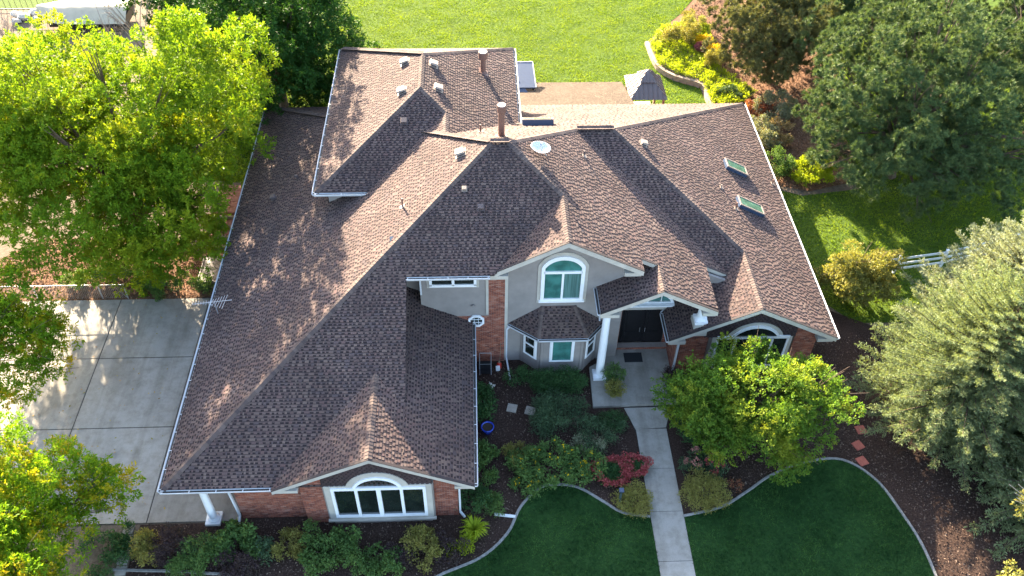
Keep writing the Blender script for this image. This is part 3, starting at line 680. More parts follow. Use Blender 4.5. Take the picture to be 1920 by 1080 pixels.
def arch_pts(xc, w_, z0, rise, n=14):
    """arc from left to right over width w_ with given rise"""
    r = (w_ * w_ / 4 + rise * rise) / (2 * rise); cz = z0 + rise - r; a = math.asin(min(1, w_ / 2 / r)); out = []
    for i in range(n + 1):
        t = -a + 2 * a * i / n; out.append((xc + r * math.sin(t), cz + r * math.cos(t)))
    return out
def ring(inner, outer, y, t, mat, name, parent):
    mb = MB(); n = len(inner)
    for i in range(n):
        j = (i + 1) % n
        a, b_, c, d = inner[i], inner[j], outer[j], outer[i]
        mb.prism([(a[0], y, a[1]), (b_[0], y, b_[1]), (c[0], y, c[1]), (d[0], y, d[1])], (0, -t, 0))
    return mb.build(name, mat, parent)
def outline_rect_arch(x0, x1, z0, z1, rise):
    top = arch_pts((x0 + x1) / 2, x1 - x0, z1, rise)
    return [(x0, z0)] + top + [(x1, z0)]
def grow(x0, x1, z0, z1, d): return (x0 - d, x1 + d, z0 - d, z1 + d)
def pane(poly, y, mat, parent):
    mb = MB(); mb.prism([(x, y, z) for x, z in poly], (0, .012, 0)); return mb.build('window_pane', M[mat], parent)
# --- large four-light window of the garage gable
win = MB(); yw = WY - .36
win.bb(-6.05, -1.62, yw, yw + .36, .28, 2.9); wn = win.build('window', M['siding'], house, label='wide four light window with arched centre')
ring([(-5.62, .62), (-5.62, 2.66), (-4.85, 2.66)] + [(x, z) for x, z in arch_pts(-3.85, 2.0, 2.75, .72)] + [(-2.85, 2.66), (-2.0, 2.66), (-2.0, .62)],
     [(-5.98, .36), (-5.98, 2.88), (-5.1, 2.88)] + [(x, z) for x, z in arch_pts(-3.85, 2.5, 2.88, .92)] + [(-2.6, 2.88), (-1.68, 2.88), (-1.68, .36)], yw, .05, M['trim'], 'window_trim', wn)
fr = MB()
for x in (-5.66, -4.72, -3.82, -2.9, -1.98): fr.bb(x - (.06 if x not in (-3.82,) else .09), x + (.06 if x != -3.82 else .09), yw - .09, yw, .6, 2.7)
fr.bb(-5.72, -1.92, yw - .1, yw, .56, .68); fr.bb(-5.72, -1.92, yw - .1, yw, 2.62, 2.78)
fr.build('window_frame', M['white'], wn)
ring([(x, z) for x, z in arch_pts(-3.85, 1.72, 2.80, .56)] , [(x, z) for x, z in arch_pts(-3.85, 2.0, 2.78, .74)], yw, .1, M['white'], 'window_frame', wn)
for a_, b_ in ((-5.6, -4.78), (-4.66, -3.91), (-3.73, -2.96), (-2.84, -2.04)): pane([(a_, .68), (b_, .68), (b_, 2.62), (a_, 2.62)], yw - .02, 'glass_dark', wn)
pane(arch_pts(-3.85, 1.76, 2.78, .6), yw - .02, 'glass_dark', wn)
sb = MB(); sb.bb(-5.85, -1.75, yw - .02, yw + .1, -.0, .28); sb.build('window_apron', M['siding'], wn)
sb = MB(); sb.bb(-6.08, -1.58, yw - .12, yw, .27, .36); sb.build('window_sill', M['trim'], wn)

# --- round columns
def column(name, x, y, z0, z1, r=.17, label=None, bs=.62):
    mb = MB(); mb.lathe((x, y, z0), [(r * 1.05, .2), (r, .3), (r * .98, (z1 - z0) * .4), (r * .86, z1 - z0 - .2), (r * .86, z1 - z0 - .12)], 24)
    o = mb.build(name, M['white'], house, smooth=True)
    if label: o['label'] = label
    b = MB(); b.bb(x - bs / 2, x + bs / 2, y - bs / 2, y + bs / 2, z0, z0 + .14); b.lathe((x, y, z0 + .14), [(r * 1.5, 0), (r * 1.55, .05), (r * 1.3, .09), (r * 1.2, .12), (r * 1.05, .14)], 24); b.build('column_base', M['white'], o)
    c = MB(); c.lathe((x, y, z1 - .14), [(r * .9, 0), (r * 1.15, .03), (r * 1.25, .06)], 24); c.bb(x - r * 1.4, x + r * 1.4, y - r * 1.4, y + r * 1.4, z1 - .08, z1); c.build('column_capital', M['white'], o)
column('column', -10.95, -13.05, .02, 2.72, label='round white column at the garage corner')
column('column', 6.13, -5.85, .15, 4.7, .2, label='tall round white column left of the entry')
mb = MB(); mb.bb(10.2, 10.88, -5.92, -5.24, 3.0, 3.72); mb.build('column_pedestal', M['trim'], house)
column('column', 10.54, -5.58, 3.72, 4.76, .19, label='short round column standing on the lower roof', bs=.58)

# --- upper front wall G1, siding; small-window wall; brick chimney strip
G1Y = -4.6
siding((1.58, G1Y), (7.1, G1Y), [[(0, 0), (5.5, 0), (5.5, 6.75), (2.6, 8.3), (0, 6.85)]])
siding((-2.3, G1Y - .02), (.8, G1Y - .02), [[(0, 3.2), (3.1, 3.2), (3.1, 6.72), (0, 6.72)]])
poly_wall([(-3.5, -3.8, 3.5), (-2.3, -3.8, 3.5), (-2.3, -3.8, 7.0), (-3.5, -3.8, 7.0)], (0, .2, 0), M['siding'])
poly_wall([(-3.35, -10.2, 4.25), (-3.35, -3.8, 4.25), (-3.35, -3.8, 7.6), (-3.35, -5.7, 6.7)], (-.15, 0, 0), M['siding'])
brickwall((-.66, G1Y - .06), (1.56, G1Y - .06), 0, 6.8, [[(0, 0), (2.22, 0), (2.22, 3.3), (0, 3.3)], [(1.46, 3.3), (2.22, 3.3), (2.22, 6.75), (1.46, 6.75)]])
trimbar((1.62, G1Y - .05, .1), (1.62, G1Y - .05, 6.7), .14, .05, (1, 0, 0)); trimbar((.74, G1Y - .06, 3.4), (.74, G1Y - .06, 6.7), .12, .05, (1, 0, 0))
poly_wall([(7.08, G1Y, 0), (7.08, -3.9, 0), (7.08, -3.9, 6.5), (7.08, G1Y, 6.7)], (-.2, 0, 0), M['siding'])
# arched upper window
wm = MB(); wm.prism([(x, G1Y - .03, z) for x, z in outline_rect_arch(3.02, 5.28, 4.12, 6.45, .82)], (0, -.03, 0)); w1 = wm.build('window', M['trim'], house, label='arched upper window over the bay')
ring(outline_rect_arch(3.33, 4.97, 4.42, 6.36, .5), outline_rect_arch(3.17, 5.13, 4.27, 6.42, .66), G1Y - .06, .07, M['white'], 'window_frame', w1)
fr = MB(); fr.bb(3.3, 5.0, G1Y - .13, G1Y - .06, 6.02, 6.16); fr.bb(4.1, 4.2, G1Y - .12, G1Y - .06, 4.4, 6.05); fr.bb(3.1, 5.2, G1Y - .16, G1Y - .06, 4.2, 4.3); fr.build('window_frame', M['white'], w1)
pane([(3.33, 4.42), (4.1, 4.42), (4.1, 6.02), (3.33, 6.02)], G1Y - .075, 'glass_teal', w1); pane([(4.2, 4.42), (4.97, 4.42), (4.97, 6.02), (4.2, 6.02)], G1Y - .075, 'glass_curtain', w1)
pane([(3.33, 6.16)] + arch_pts(4.15, 1.64, 6.36, .5) + [(4.97, 6.16)], G1Y - .075, 'glass_teal', w1)
# small slider under the upper eave
wm = MB(); yq = G1Y - .05; wm.bb(-1.98, .38, yq - .03, yq, 5.22, 6.5); w2 = wm.build('window', M['trim'], house, label='low slider window under the upper eave')
fr = MB(); fr.bb(-1.86, .26, yq - .1, yq - .03, 5.32, 5.46); fr.bb(-1.86, .26, yq - .1, yq - .03, 6.34, 6.44)
for x in (-1.86, -.85, .14): fr.bb(x, x + .12, yq - .1, yq - .03, 5.4, 6.4)
fr.build('window_frame', M['white'], w2)
pane([(-1.74, 5.46), (-.85, 5.46), (-.85, 6.34), (-1.74, 6.34)], yq - .05, 'glass_dark', w2); pane([(-.73, 5.46), (.14, 5.46), (.14, 6.34), (-.73, 6.34)], yq - .05, 'glass_dark', w2)
# octagon window in the bricks
oc = [(.22 + .40 * math.cos(R(22.5 + 45 * k)), 3.0 + .40 * math.sin(R(22.5 + 45 * k))) for k in range(8)]; oi = [(.22 + .30 * math.cos(R(22.5 + 45 * k)), 3.0 + .30 * math.sin(R(22.5 + 45 * k))) for k in range(8)]
ow = ring(oi, oc, G1Y - .06, .09, M['white'], 'window', house); ow['label'] = 'small octagonal window in the brick wall'
pane(oi, G1Y - .09, 'glass_dark', ow); fr = MB()
for d in (-.1, .1): fr.bb(.22 + d - .01, .22 + d + .01, G1Y - .125, G1Y - .1, 2.7, 3.3); fr.bb(-.06, .5, G1Y - .125, G1Y - .1, 3.0 + d - .01, 3.0 + d + .01)
fr.build('window_muntin', M['white'], ow)
mb = MB(); mb.tube([(.1, G1Y - .08, 4.02), (.1, G1Y - .16, 4.02)], .09, 12); mb.build('dryer_vent', M['siding'], house)
# bay window walls
bp = [(2.36, G1Y), (3.25, -5.38), (5.3, -5.38), (6.0, G1Y)]
for k in range(3):
    a, b_ = bp[k], bp[k + 1]; u = Vector((b_[0] - a[0], b_[1] - a[1], 0)); L = u.length; u.normalize()
    siding(a, b_, [[(0, 0), (L, 0), (L, 2.66), (0, 2.66)]], th=.12)
    n = u.cross(Vector((0, 0, 1))); c = Vector((a[0] + b_[0], a[1] + b_[1], 0)) / 2; hw = .44 if k == 1 else .26
    P = lambda x, z, d: c + u * x + Vector((0, 0, z)) + n * d
    wb = MB(); wb.box(P(0, 1.62, .035), (hw * 2 + .3, .03, 1.72), (u, n, Vector((0, 0, 1)))); wo = wb.build('window', M['white'], house)
    f2 = MB()
    for sx in (-1, 1): f2.box(P(sx * (hw + .05), 1.62, .07), (.09, .05, 1.6), (u, n, Vector((0, 0, 1))))
    for sz in (.85, 2.4) if k == 1 else (.85, 1.62, 2.4): f2.box(P(0, sz, .07), (hw * 2, .045, .08), (u, n, Vector((0, 0, 1))))
    f2.build('window_frame', M['white'], wo)
    f3 = MB(); f3.box(P(0, 1.62, .056), (hw * 2 + .02, .01, 1.52), (u, n, Vector((0, 0, 1)))); f3.build('window_pane', M['glass_teal'] if k == 1 else M['glass_dark'], wo)
    for sx in (-1, 1): f4 = MB(); f4.box(P(sx * (L / 2 - .07), 1.33, .04), (.12, .04, 2.6), (u, n, Vector((0, 0, 1)))); f4.build('corner_board', M['siding'], house)
mb = MB(); mb.prism([(x, y, 2.66) for x, y in ((1.9, G1Y), (3.12, -5.56), (5.42, -5.56), (6.2, G1Y))], (0, 0, -.03)); mb.build('soffit', M['soffit'], house)
# --- entry recess
DY = -3.85
brickwall((7.08, DY), (7.28, DY), .15, 2.9); brickwall((9.5, DY), (9.75, DY), .15, 2.9); brickwall((9.72, DY), (9.72, -5.55), 0, 2.75); 
poly_wall([(7.08, DY, 2.85), (9.75, DY, 2.85), (9.75, DY, 4.7), (7.08, DY, 4.7)], (0, .15, 0), M['siding'])
poly_wall([(7.08, G1Y + .3, 0), (7.08, DY, 0), (7.08, DY, 2.9), (7.08, G1Y + .3, 2.9)], (.03, 0, 0), M['mortar'], 'door_jamb')
dr = MB(); dr.bb(7.28, 9.5, DY + .05, DY + .1, .28, 2.86); door = dr.build('double_door', M['black'], house)
for x0, x1 in ((7.42, 8.32), (8.46, 9.36)):
    lf = MB(); lf.bb(x0, x1, DY - .0, DY + .05, .32, 2.8); lo = lf.build('door_leaf', M['black'], door)
    for z0, z1 in ((.45, 1.1), (1.25, 2.65)): q = MB(); q.bb(x0 + .14, x1 - .14, DY - .03, DY, z0, z1); q.build('door_panel', M['black'], lo)
    h = MB(); h.tube([((x1 - .06) if x0 < 8 else (x0 + .06), DY - .08, 1.15), ((x1 - .06) if x0 < 8 else (x0 + .06), DY - .08, 1.45)], .015, 6); h.build('door_handle', M['metal'], lo)
brickwall((7.1, DY - .35), (9.7, DY - .35), .15, .28, th=.33)
tb = MB(); tb.bb(7.05, 9.8, DY - .22, DY, 2.88, 3.12); tb.build('entry_beam', M['trim'], house)
tb = MB(); tb.bb(7.05, 9.8, DY - .3, DY, 3.12, 3.2); tb.build('entry_beam', M['white'], house)
wt = ring(arch_pts(8.4, 2.3, 3.28, .68) + [], arch_pts(8.4, 2.6, 3.22, .86), DY - .04, .08, M['white'], 'window', house); wt['label'] = 'arched transom window over the entry'
pane(arch_pts(8.4, 2.3, 3.28, .68), DY - .03, 'glass_teal', wt)
fr = MB()
for x in (7.75, 8.4, 9.05): fr.bb(x - .02, x + .02, DY - .1, DY - .05, 3.26, 3.8)
fr.build('window_muntin', M['white'], wt)
# entry gable wall face behind rake (open below)

# --- right front gable wall
GY = -5.62
brickwall((9.72, GY), (11.15, GY), 0, 2.75, [[(0, 0), (1.43, 0), (1.43, 3.4), (0, 2.7)]])
brickwall((15.25, GY), (16.35, GY), 0, 3.2, [[(0, 0), (1.1, 0), (1.1, 2.75), (0, 3.45)]])
brickwall((16.35, GY), (16.35, 12.7), 0, 2.75)
poly_wall([(11.15, GY + .05, 0), (15.25, GY + .05, 0), (15.25, GY + .05, 3.6), (13.08, GY + .05, 4.7), (11.15, GY + .05, 3.6)], (0, .2, 0), M['siding'])
shingle_panel((0, GY - .05, 0), [[(10.9, 2.62), (15.25, 2.62), (15.25, 3.5), (13.08, 4.6), (10.9, 3.5)]])
wm = MB(); wm.prism([(x, GY - .1, z) for x, z in [(11.3, .4), (11.3, 2.66), (11.95, 2.66)] + arch_pts(13.3, 2.7, 2.7, .95) + [(14.65, 2.66), (15.1, 2.66), (15.1, .4)]], (0, -.04, 0)); w3 = wm.build('window', M['trim'], house, label='arched window of the right gable behind the maple')
ring(arch_pts(13.3, 2.0, 2.78, .56), arch_pts(13.3, 2.28, 2.75, .74), GY - .14, .07, M['white'], 'window_frame', w3)
fr = MB(); fr.bb(11.5, 14.95, GY - .2, GY - .14, 2.6, 2.78); fr.bb(11.5, 14.95, GY - .2, GY - .14, .6, .72)
for x in (11.5, 12.35, 13.25, 14.1, 14.83): fr.bb(x, x + .1, GY - .2, GY - .14, .65, 2.65)
fr.build('window_frame', M['white'], w3)
pane(arch_pts(13.3, 2.0, 2.76, .56), GY - .16, 'glass_dark', w3)
for a_, b_ in ((11.6, 12.35), (12.45, 13.25), (13.35, 14.1), (14.2, 14.83)): pane([(a_, .72), (b_, .72), (b_, 2.6), (a_, 2.6)], GY - .16, 'glass_dark', w3)
# --- second floor wing and other walls
for q in ([(-6.85, .85), (-4.2, .85)], [(-6.85, 12.9), (-6.85, .85)], [(2.15, 5.3), (2.15, 12.9)], [(2.15, 12.9), (-6.85, 12.9)]):
    L = math.dist(*q); siding(q[0], q[1], [[(0, 2.5), (L, 2.5), (L, 6.64), (0, 6.64)]])
brickwall((16.35, 12.7), (-11.6, 12.7), 0, 2.75)
poly_wall([(10.9, -3.7, 2.9), (12.0, -3.7, 2.9), (12.0, -3.7, 4.4), (10.9, -3.7, 4.9)], (0, .15, 0), M['siding'])
poly_wall([(7.1, -3.9, 4.5), (11.0, -3.9, 4.5), (11.0, -3.9, 4.9), (8.37, -3.9, 6.3), (7.1, -3.9, 6.3)], (0, .1, 0), M['siding'])

# bricks: nearest 290 as single bricks, rest joined per wall
BR.sort(key=lambda t: t[0]); bmesh_ = MB(); W_ = .203 - .001
bmesh_.add([(0, .014, 0), (W_, .014, 0), (W_, .014, .0567), (0, .014, .0567), (0, -.001, 0), (W_, -.001, 0), (W_, -.001, .0567), (0, -.001, .0567)], [(0, 1, 2, 3), (0, 4, 5, 1), (1, 5, 6, 2), (2, 6, 7, 3), (3, 7, 4, 0)])
bmesh_ = bmesh_.mesh('brick', M['brick'])
for rank, (d, host, u, n, c, dep, cut, P, r) in enumerate(BR):
    if rank < 290:
        o = bpy.data.objects.new('brick', bmesh_); link(o, host)
        o.matrix_local = Matrix(((u.x, n.x, 0, c.x), (u.y, n.y, 0, c.y), (0, 0, 1, c.z), (0, 0, 0, 1)))
    else: brickpoly(cut, P, r, dep)
for host, cut in CUTS:
    if cut.v: cut.build('brick_field', M['brick'], host, kind='stuff')
    del host['_cut']

# --- downspouts
def spout(pts, r=.042, label=None):
    mb = MB()
    for a, b_ in zip(pts[:-1], pts[1:]): mb.bar(a, b_, .075, .1, (0, 1, 0) if abs(Vector(b_).z - Vector(a).z) > .3 else (0, 0, 1))
    o = mb.build('downspout', M['gutter'], house)
    if label: o['label'] = label
spout([(-10.1, -13.38, 2.75), (-9.9, -13.1, 2.35), (-9.82, -13.08, .35), (-9.82, -13.6, .12)])
spout([(-2.3, -5.6, 6.75), (-2.25, -4.75, 6.2), (-2.25, -4.75, 4.9)])
spout([(1.85, -4.7, 2.62), (1.66, -4.7, 2.4), (1.66, -4.7, .3), (1.8, -5.9, .08)])
spout([(-.58, -13.2, 2.7), (-.58, -13.16, .3), (-.4, -13.3, .1)])
spout([(9.2, -5.95, 2.72), (9.75, -5.72, 2.3), (9.75, -5.72, .2)])
spout([(5.66, -6.2, 4.9), (5.9, -5.2, 4.6), (6.0, -4.68, 4.3), (6.05, -4.68, 2.8)])

# --- flues, vents, skylights
def flue(s, x, y, r, h, capr, caph, mat='flue', capm='flue_cap', label=None, fl=True):
    p = slopes[s].P3(x, y); mb = MB(); mb.tube([p - Vector((0, 0, .2)), p + Vector((0, 0, h))], r, 16); o = mb.build('flue_pipe', M[mat], house, smooth=False)
    if label: o['label'] = label
    if capr:
        c = MB(); c.lathe((p.x, p.y, p.z + h - caph), [(capr * .8, 0), (capr, .04), (capr, caph - .04), (capr * .9, caph)], 18); co = c.build('flue_cap', M[mat], o)
        c = MB(); c.lathe((p.x, p.y, p.z + h + .004), [(capr * .95, 0), (capr * .9, .015)], 18); c.build('flue_lid', M[capm], o)
    if fl: f = MB(); n = slopes[s].n; f.box(p + n * .035, (r * 3 + .12, r * 3 + .12, .012), (slopes[s].u, slopes[s].up, n)); f.lathe((p.x, p.y, p.z), [(r * 1.7, -.05), (r * 1.1, .1)], 14); f.build('flashing', M['flue'] if r > .06 else M['vent'], o)
flue('UR', .81, 9.33, .14, 1.25, .25, .42, label='wide brown flue on the upper wing')
flue('B', 1.55, 1.56, .15, 1.75, .21, .38, label='tall brown flue behind the main ridge')
flue('B', .58, 2.92, .04, .45, 0, 0)
flue('R', 5.54, 1.43, .04, .32, 0, 0, 'ventd'); flue('L', -3.02, -1.96, .04, .5, 0, 0, 'flue')
flue('R2', 12.98, 2.49, .035, .2, 0, 0, 'vent'); flue('R2', 13.49, 1.1, .045, .42, 0, 0, 'flue'); flue('R2', 16.8, 5.21, .04, .3, 0, 0, 'flue')
def boxvent(s, x, y, sz=.4, mat='vent'):
    sl_ = slopes[s]; p = sl_.P3(x, y); mb = MB(); ax = (sl_.u, sl_.up, sl_.n)
    mb.box(p + sl_.n * .07, (sz * .7, sz * .7, .13), ax); o = mb.build('roof_vent', M['ventd'], house)
    c = MB(); a, b_ = sz / 2, sz / 2
    V = [p + sl_.u * i + sl_.up * j + sl_.n * k for i, j, k in ((-a, -b_, .15), (a, -b_, .15), (a, b_, .13), (-a, b_, .13), (-a * .8, -b_ * .8, .24), (a * .8, -b_ * .8, .24), (a * .8, b_ * .8, .2), (-a * .8, b_ * .8, .2))]
    c.add(V, [(3, 2, 1, 0), (4, 5, 6, 7), (0, 1, 5, 4), (1, 2, 6, 5), (2, 3, 7, 6), (3, 0, 4, 7)]); c.build('vent_cap', M[mat], o)
    f = MB(); f.box(p + sl_.n * .035, (sz * 1.15, sz * 1.15, .012), ax); f.build('flashing', M[mat], o)
for s_, x, y in (('UR', -1.81, 7.84), ('UR', -1.53, 5.8), ('UL', -3.29, 8.39), ('UL', -3.3, 5.66), ('L', .05, .05 - 1.2 + 1.2)): boxvent(s_, x if s_ != 'L' else -.35, y if s_ != 'L' else .1, .46)
boxvent('R2', 8.38, 2.0 + 0, .01, 'vent') if False else None
boxvent('R2', 8.75, 3.3, .36); boxvent('F', -.2, -2.04, .22, 'vent'); boxvent('F', .5, -2.84, .3, 'ventd'); boxvent('UF', -3.15, 3.6, .34, 'ventd')
boxvent('L', -10.2, 3.3, .3, 'ventd'); boxvent('L', -9.0, 4.2, .14, 'ventd')
def skylight(s, x0, x1, y0, y1, h=.2):
    sl_ = slopes[s]; pts = [sl_.P3(x0, y0), sl_.P3(x1, y0), sl_.P3(x1, y1), sl_.P3(x0, y1)]; c = sum(pts, Vector()) / 4; ax = (sl_.u, sl_.up, sl_.n)
    du = max(abs((p - c).dot(sl_.u)) for p in pts) * 2; dv = max(abs((p - c).dot(sl_.up)) for p in pts) * 2
    mb = MB(); mb.box(c + sl_.n * h / 2, (du, dv, h), ax); o = mb.build('skylight', M['navy'], house)
    g_ = MB(); g_.box(c + sl_.n * (h + .012), (du - .1, dv - .1, .02), ax); g_.build('skylight_pane', M['glass_green'], o)
    f = MB()
    for sg in (-1, 1): f.box(c + sl_.n * (h + .015) + sl_.u * sg * (du / 2 - .03), (.07, dv + .02, .05), ax); f.box(c + sl_.n * (h + .015) + sl_.up * sg * (dv / 2 - .03), (du - .09, .07, .05), ax)
    f.build('skylight_frame', M['vent'], o)
skylight('R2', 13.72, 14.95, 4.55, 5.3); skylight('R2', 13.7, 15.1, 1.35, 2.1); skylight('B', 2.75, 4.35, 4.85, 5.5, .3)

# satellite dish and aerial stand on the roof
dp = slopes['R'].P3(3.35, .1); dish = thing('satellite_dish', 'grey oval satellite dish on the ridge right of the tall flue', 'satellite dish', dp)
mb = MB(); nv = Vector((.12, -.08, 1)).normalized(); uu = Vector((1, -.25, -.3)); uu = (uu - nv * uu.dot(nv)).normalized(); vv = nv.cross(uu); cc = Vector((-.05, -.05, .42)); rings = 7; seg = 28; V = [cc - nv * .13]
for i in range(1, rings + 1):
    r_ = i / rings
    for k in range(seg): th = 2 * math.pi * k / seg; V.append(cc + (uu * .47 * math.cos(th) + vv * .40 * math.sin(th)) * r_ + nv * (.17 * r_ * r_ - .13))
F_ = [(0, 1 + k, 1 + (k + 1) % seg) for k in range(seg)] + [(1 + (i - 1) * seg + k, 1 + i * seg + k, 1 + i * seg + (k + 1) % seg, 1 + (i - 1) * seg + (k + 1) % seg) for i in range(1, rings) for k in range(seg)]
n0 = len(V); V2 = [v - nv * .02 for v in V]; F2_ = [tuple(j + n0 for j in f[::-1]) for f in F_]; e0 = 1 + (rings - 1) * seg
rim = [(e0 + k, e0 + k + n0, e0 + (k + 1) % seg + n0, e0 + (k + 1) % seg) for k in range(seg)]
mb.add(V + V2, F_ + F2_ + rim); mb.build('dish', M['dish'], dish, smooth=True)
a = MB(); a.tube([(0, 0, -.05), (0, 0, .35), cc - nv * .14], .025, 8); a.tube([(.25, 0, -.1), (0, 0, .3)], .015, 6); a.build('mast', M['metal'], dish)
a = MB(); a.tube([cc - nv * .12 - vv * .3, cc + nv * .38 - vv * .25], .012, 6); a.build('feed_arm', M['metal'], dish)
a = MB(); a.box(cc + nv * .4 - vv * .22, (.09, .07, .14), (uu, vv, nv)); a.build('receiver', M['dish'], dish)
ap = slopes['L'].P3(-12.0, -4.1); an = thing('tv_antenna', 'silver television aerial at the left roof edge', 'antenna', ap, R(3))
a = MB(); a.tube([(.15, 0, -.1), (.15, 0, .9)], .02, 6); a.build('mast', M['metal'], an)
a = MB(); a.bar((-.85, -.02, .85), (.95, .05, .92), .02, .02); a.build('boom', M['metal'], an)
for i in range(13):
    x = -.82 + i * .12; h = .09 + .02 * (i % 3) if i < 7 else .18 + .05 * (i - 7); a = MB(); t = .25 if i > 6 else 0
    a.bar((x - t * .3, -h, .87), (x + t * .3, h, .9), .012, .012); a.build('element', M['metal'], an)
exec_rest = True

# ================================================================== VEGETATION
def tubes_np(segs, n=6):
    mb = MB()
    for pts, rad in segs: mb.tube(pts, rad, n, cap=False)
    return mb
def crown_points(ells, nsh, shell=.38, up=.3, holes=.0, seed=1, clump=0., kk=26):
    if clump:
        r = np.random.default_rng(seed + 99); k = kk; C, D0 = crown_points(ells, max(8, nsh // k), shell * .8, up, holes, seed); n = len(C)
        d = unit(r.normal(size=(n, k, 3)) + np.array([0, 0, .35]) + D0[:, None] * .5); cr = clump * r.uniform(.55, 1.25, (n, 1, 1)); P = C[:, None] + d * cr * r.uniform(.35, 1, (n, k, 1)) ** .5 * np.array([1, 1, .75])
        P = P.reshape(-1, 3); D = unit(d.reshape(-1, 3) + np.array([0, 0, .45]) + r.normal(size=P.shape) * .2); k2 = P[:, 2] > .12; return P[k2], D[k2]
    """shoot base points and directions spread through several ellipsoids"""
    r = np.random.default_rng(seed); vol = np.array([e[3] * e[4] * e[5] for e in ells]) ** .8; cnt = (nsh * vol / vol.sum()).astype(int); P = []; D = []
    for e, c in zip(ells, cnt):
        d = unit(r.normal(size=(c, 3))); rad = r.uniform(.02, 1, (c, 1)) ** shell
        # lumpy outline
        ph = r.uniform(0, 6.28, 6); az = np.arctan2(d[:, 1], d[:, 0]); lump = 1 + .12 * np.sin(3 * az + ph[0]) + .09 * np.sin(5 * az + ph[1] + 3 * d[:, 2]) + .08 * np.sin(9 * az + 4 * d[:, 2] + ph[2])
        p = np.array(e[:3]) + d * rad * np.array(e[3:6]) * lump[:, None]; dd = unit(d * np.array([1, 1, .7]) + np.array([0, 0, up]) + r.normal(size=(c, 3)) * .25)
        P.append(p); D.append(dd)
    P = np.concatenate(P); D = np.concatenate(D)
    if holes:
        f = np.sin(P[:, 0] * 1.3 + 2 * np.sin(P[:, 1] * .9)) + np.sin(P[:, 1] * 1.5 + 1.7 * np.sin(P[:, 2] * 1.1)) + np.sin(P[:, 2] * 1.7 + P[:, 0] * .6)
        k = f > -3 + 3 * holes + r.normal(size=len(f)) * .3; P, D = P[k], D[k]
    k = P[:, 2] > .15; return P[k], D[k]
def shoots(P, D, per, length, spread, size, aspect=.4, fwd=.8, seed=2):
    r = np.random.default_rng(seed); n = len(P); L = length * r.uniform(.6, 1.3, (n, 1, 1))
    t = r.uniform(0, 1, (n, per, 1)); off = r.normal(size=(n, per, 3)) * spread * (1.15 - t)
    p = P[:, None] + D[:, None] * t * L + off
    d = D[:, None] * fwd + unit(r.normal(size=(n, per, 3))); return leaves(p.reshape(-1, 3), d.reshape(-1, 3), size, aspect)
def tree(name, label, cat, base, ells, mat, nsh, per, length, spread, size, aspect=.4, trunk=.28, bark='bark', group=None, holes=.35, up=.35, seed=3, limbs=26, shell=.38, tz=None, clump=.85, kk=26, fwd=.8):
    b = np.array([base[0], base[1], 0.]); t = thing(name, label, cat, tuple(b), 0, group)
    E_ = [(e[0] - b[0], e[1] - b[1], e[2], e[3], e[4], e[5]) for e in ells]
    P, D = crown_points(E_, nsh, shell, up, holes, seed, clump, kk); V, F = shoots(P, D, per, length, spread, size, aspect, fwd, seed=seed + 1)
    nv = F.shape[1]; k = V.reshape(-1, nv, 3)[:, :, 2].min(1) > .02; Vk = V.reshape(-1, nv, 3)[k].reshape(-1, 3)
    link(bpy.data.objects.new('crown', npmesh('crown', Vk, np.arange(len(Vk)).reshape(-1, nv), M[mat])), t)
    r = random.Random(seed); fork = tz or max(1.2, min(e[2] for e in E_) * .45); mb = MB(); mb.tube([(0, 0, -.1), (0, 0, .25), (.05, .03, fork * .6), (.08, .02, fork)], [trunk * 1.35, trunk, trunk * .85, trunk * .75], 10)
    mb.build('trunk', M[bark], t)
    lm = MB(); idx = np.random.default_rng(seed).choice(len(P), min(limbs, len(P)), replace=False)
    for i in idx:
        e = Vector(P[i]); s0 = Vector((.08, .02, fork * r.uniform(.75, 1))); m1 = s0.lerp(e, .35) + Vector((r.uniform(-.3, .3), r.uniform(-.3, .3), .35 + .1 * e.length)); m2 = s0.lerp(e, .7) + Vector((r.uniform(-.2, .2), r.uniform(-.2, .2), .3))
        q = trunk * r.uniform(.3, .5); lm.tube([s0, m1, m2, e], [q, q * .65, q * .35, .012], 6, cap=False)
        for _ in range(3):
            f = e + Vector(D[i]) * r.uniform(.2, .8) + Vector((r.uniform(-.6, .6), r.uniform(-.6, .6), r.uniform(-.2, .5))); lm.tube([m2, (m2 + f) / 2 + Vector((0, 0, .1)), f], [q * .3, q * .18, .008], 4, cap=False)
    lm.build('branches', M[bark], t); return t

tree('ash_tree', 'big leafy ash left of the house over the driveway, yellow green on top', 'tree', (-18.6, 5), [(-18.8, 4.8, 8.4, 5.0, 4.6, 3.6), (-13.0, 5.8, 9.6, 2.8, 3.1, 2.8), (-16.3, 1.4, 2.6, 3.6, 1.6, 1.8), (-20.6, 6.6, 5.0, 2.6, 3.0, 2.4), (-15.0, 4.8, 4.2, 1.4, 3.0, 2.2), (-15.7, 1.6, 5.0, 3.2, 3.0, 2.8), (-23.4, 9.6, 7.0, 3.2, 3.0, 2.4), (-22.6, 3.2, 5.8, 3.0, 2.6, 2.0), (-23.2, 3.6, 9.2, 3.2, 3.4, 2.4), (-18.8, -.2, 5.2, 3.2, 2.5, 2.2), (-14.2, 8.6, 5, 2.6, 3.0, 3.2)], 'ash', 12500, 26, .45, .10, .17, .42, .38, holes=.2, clump=1.0, seed=5, limbs=40)
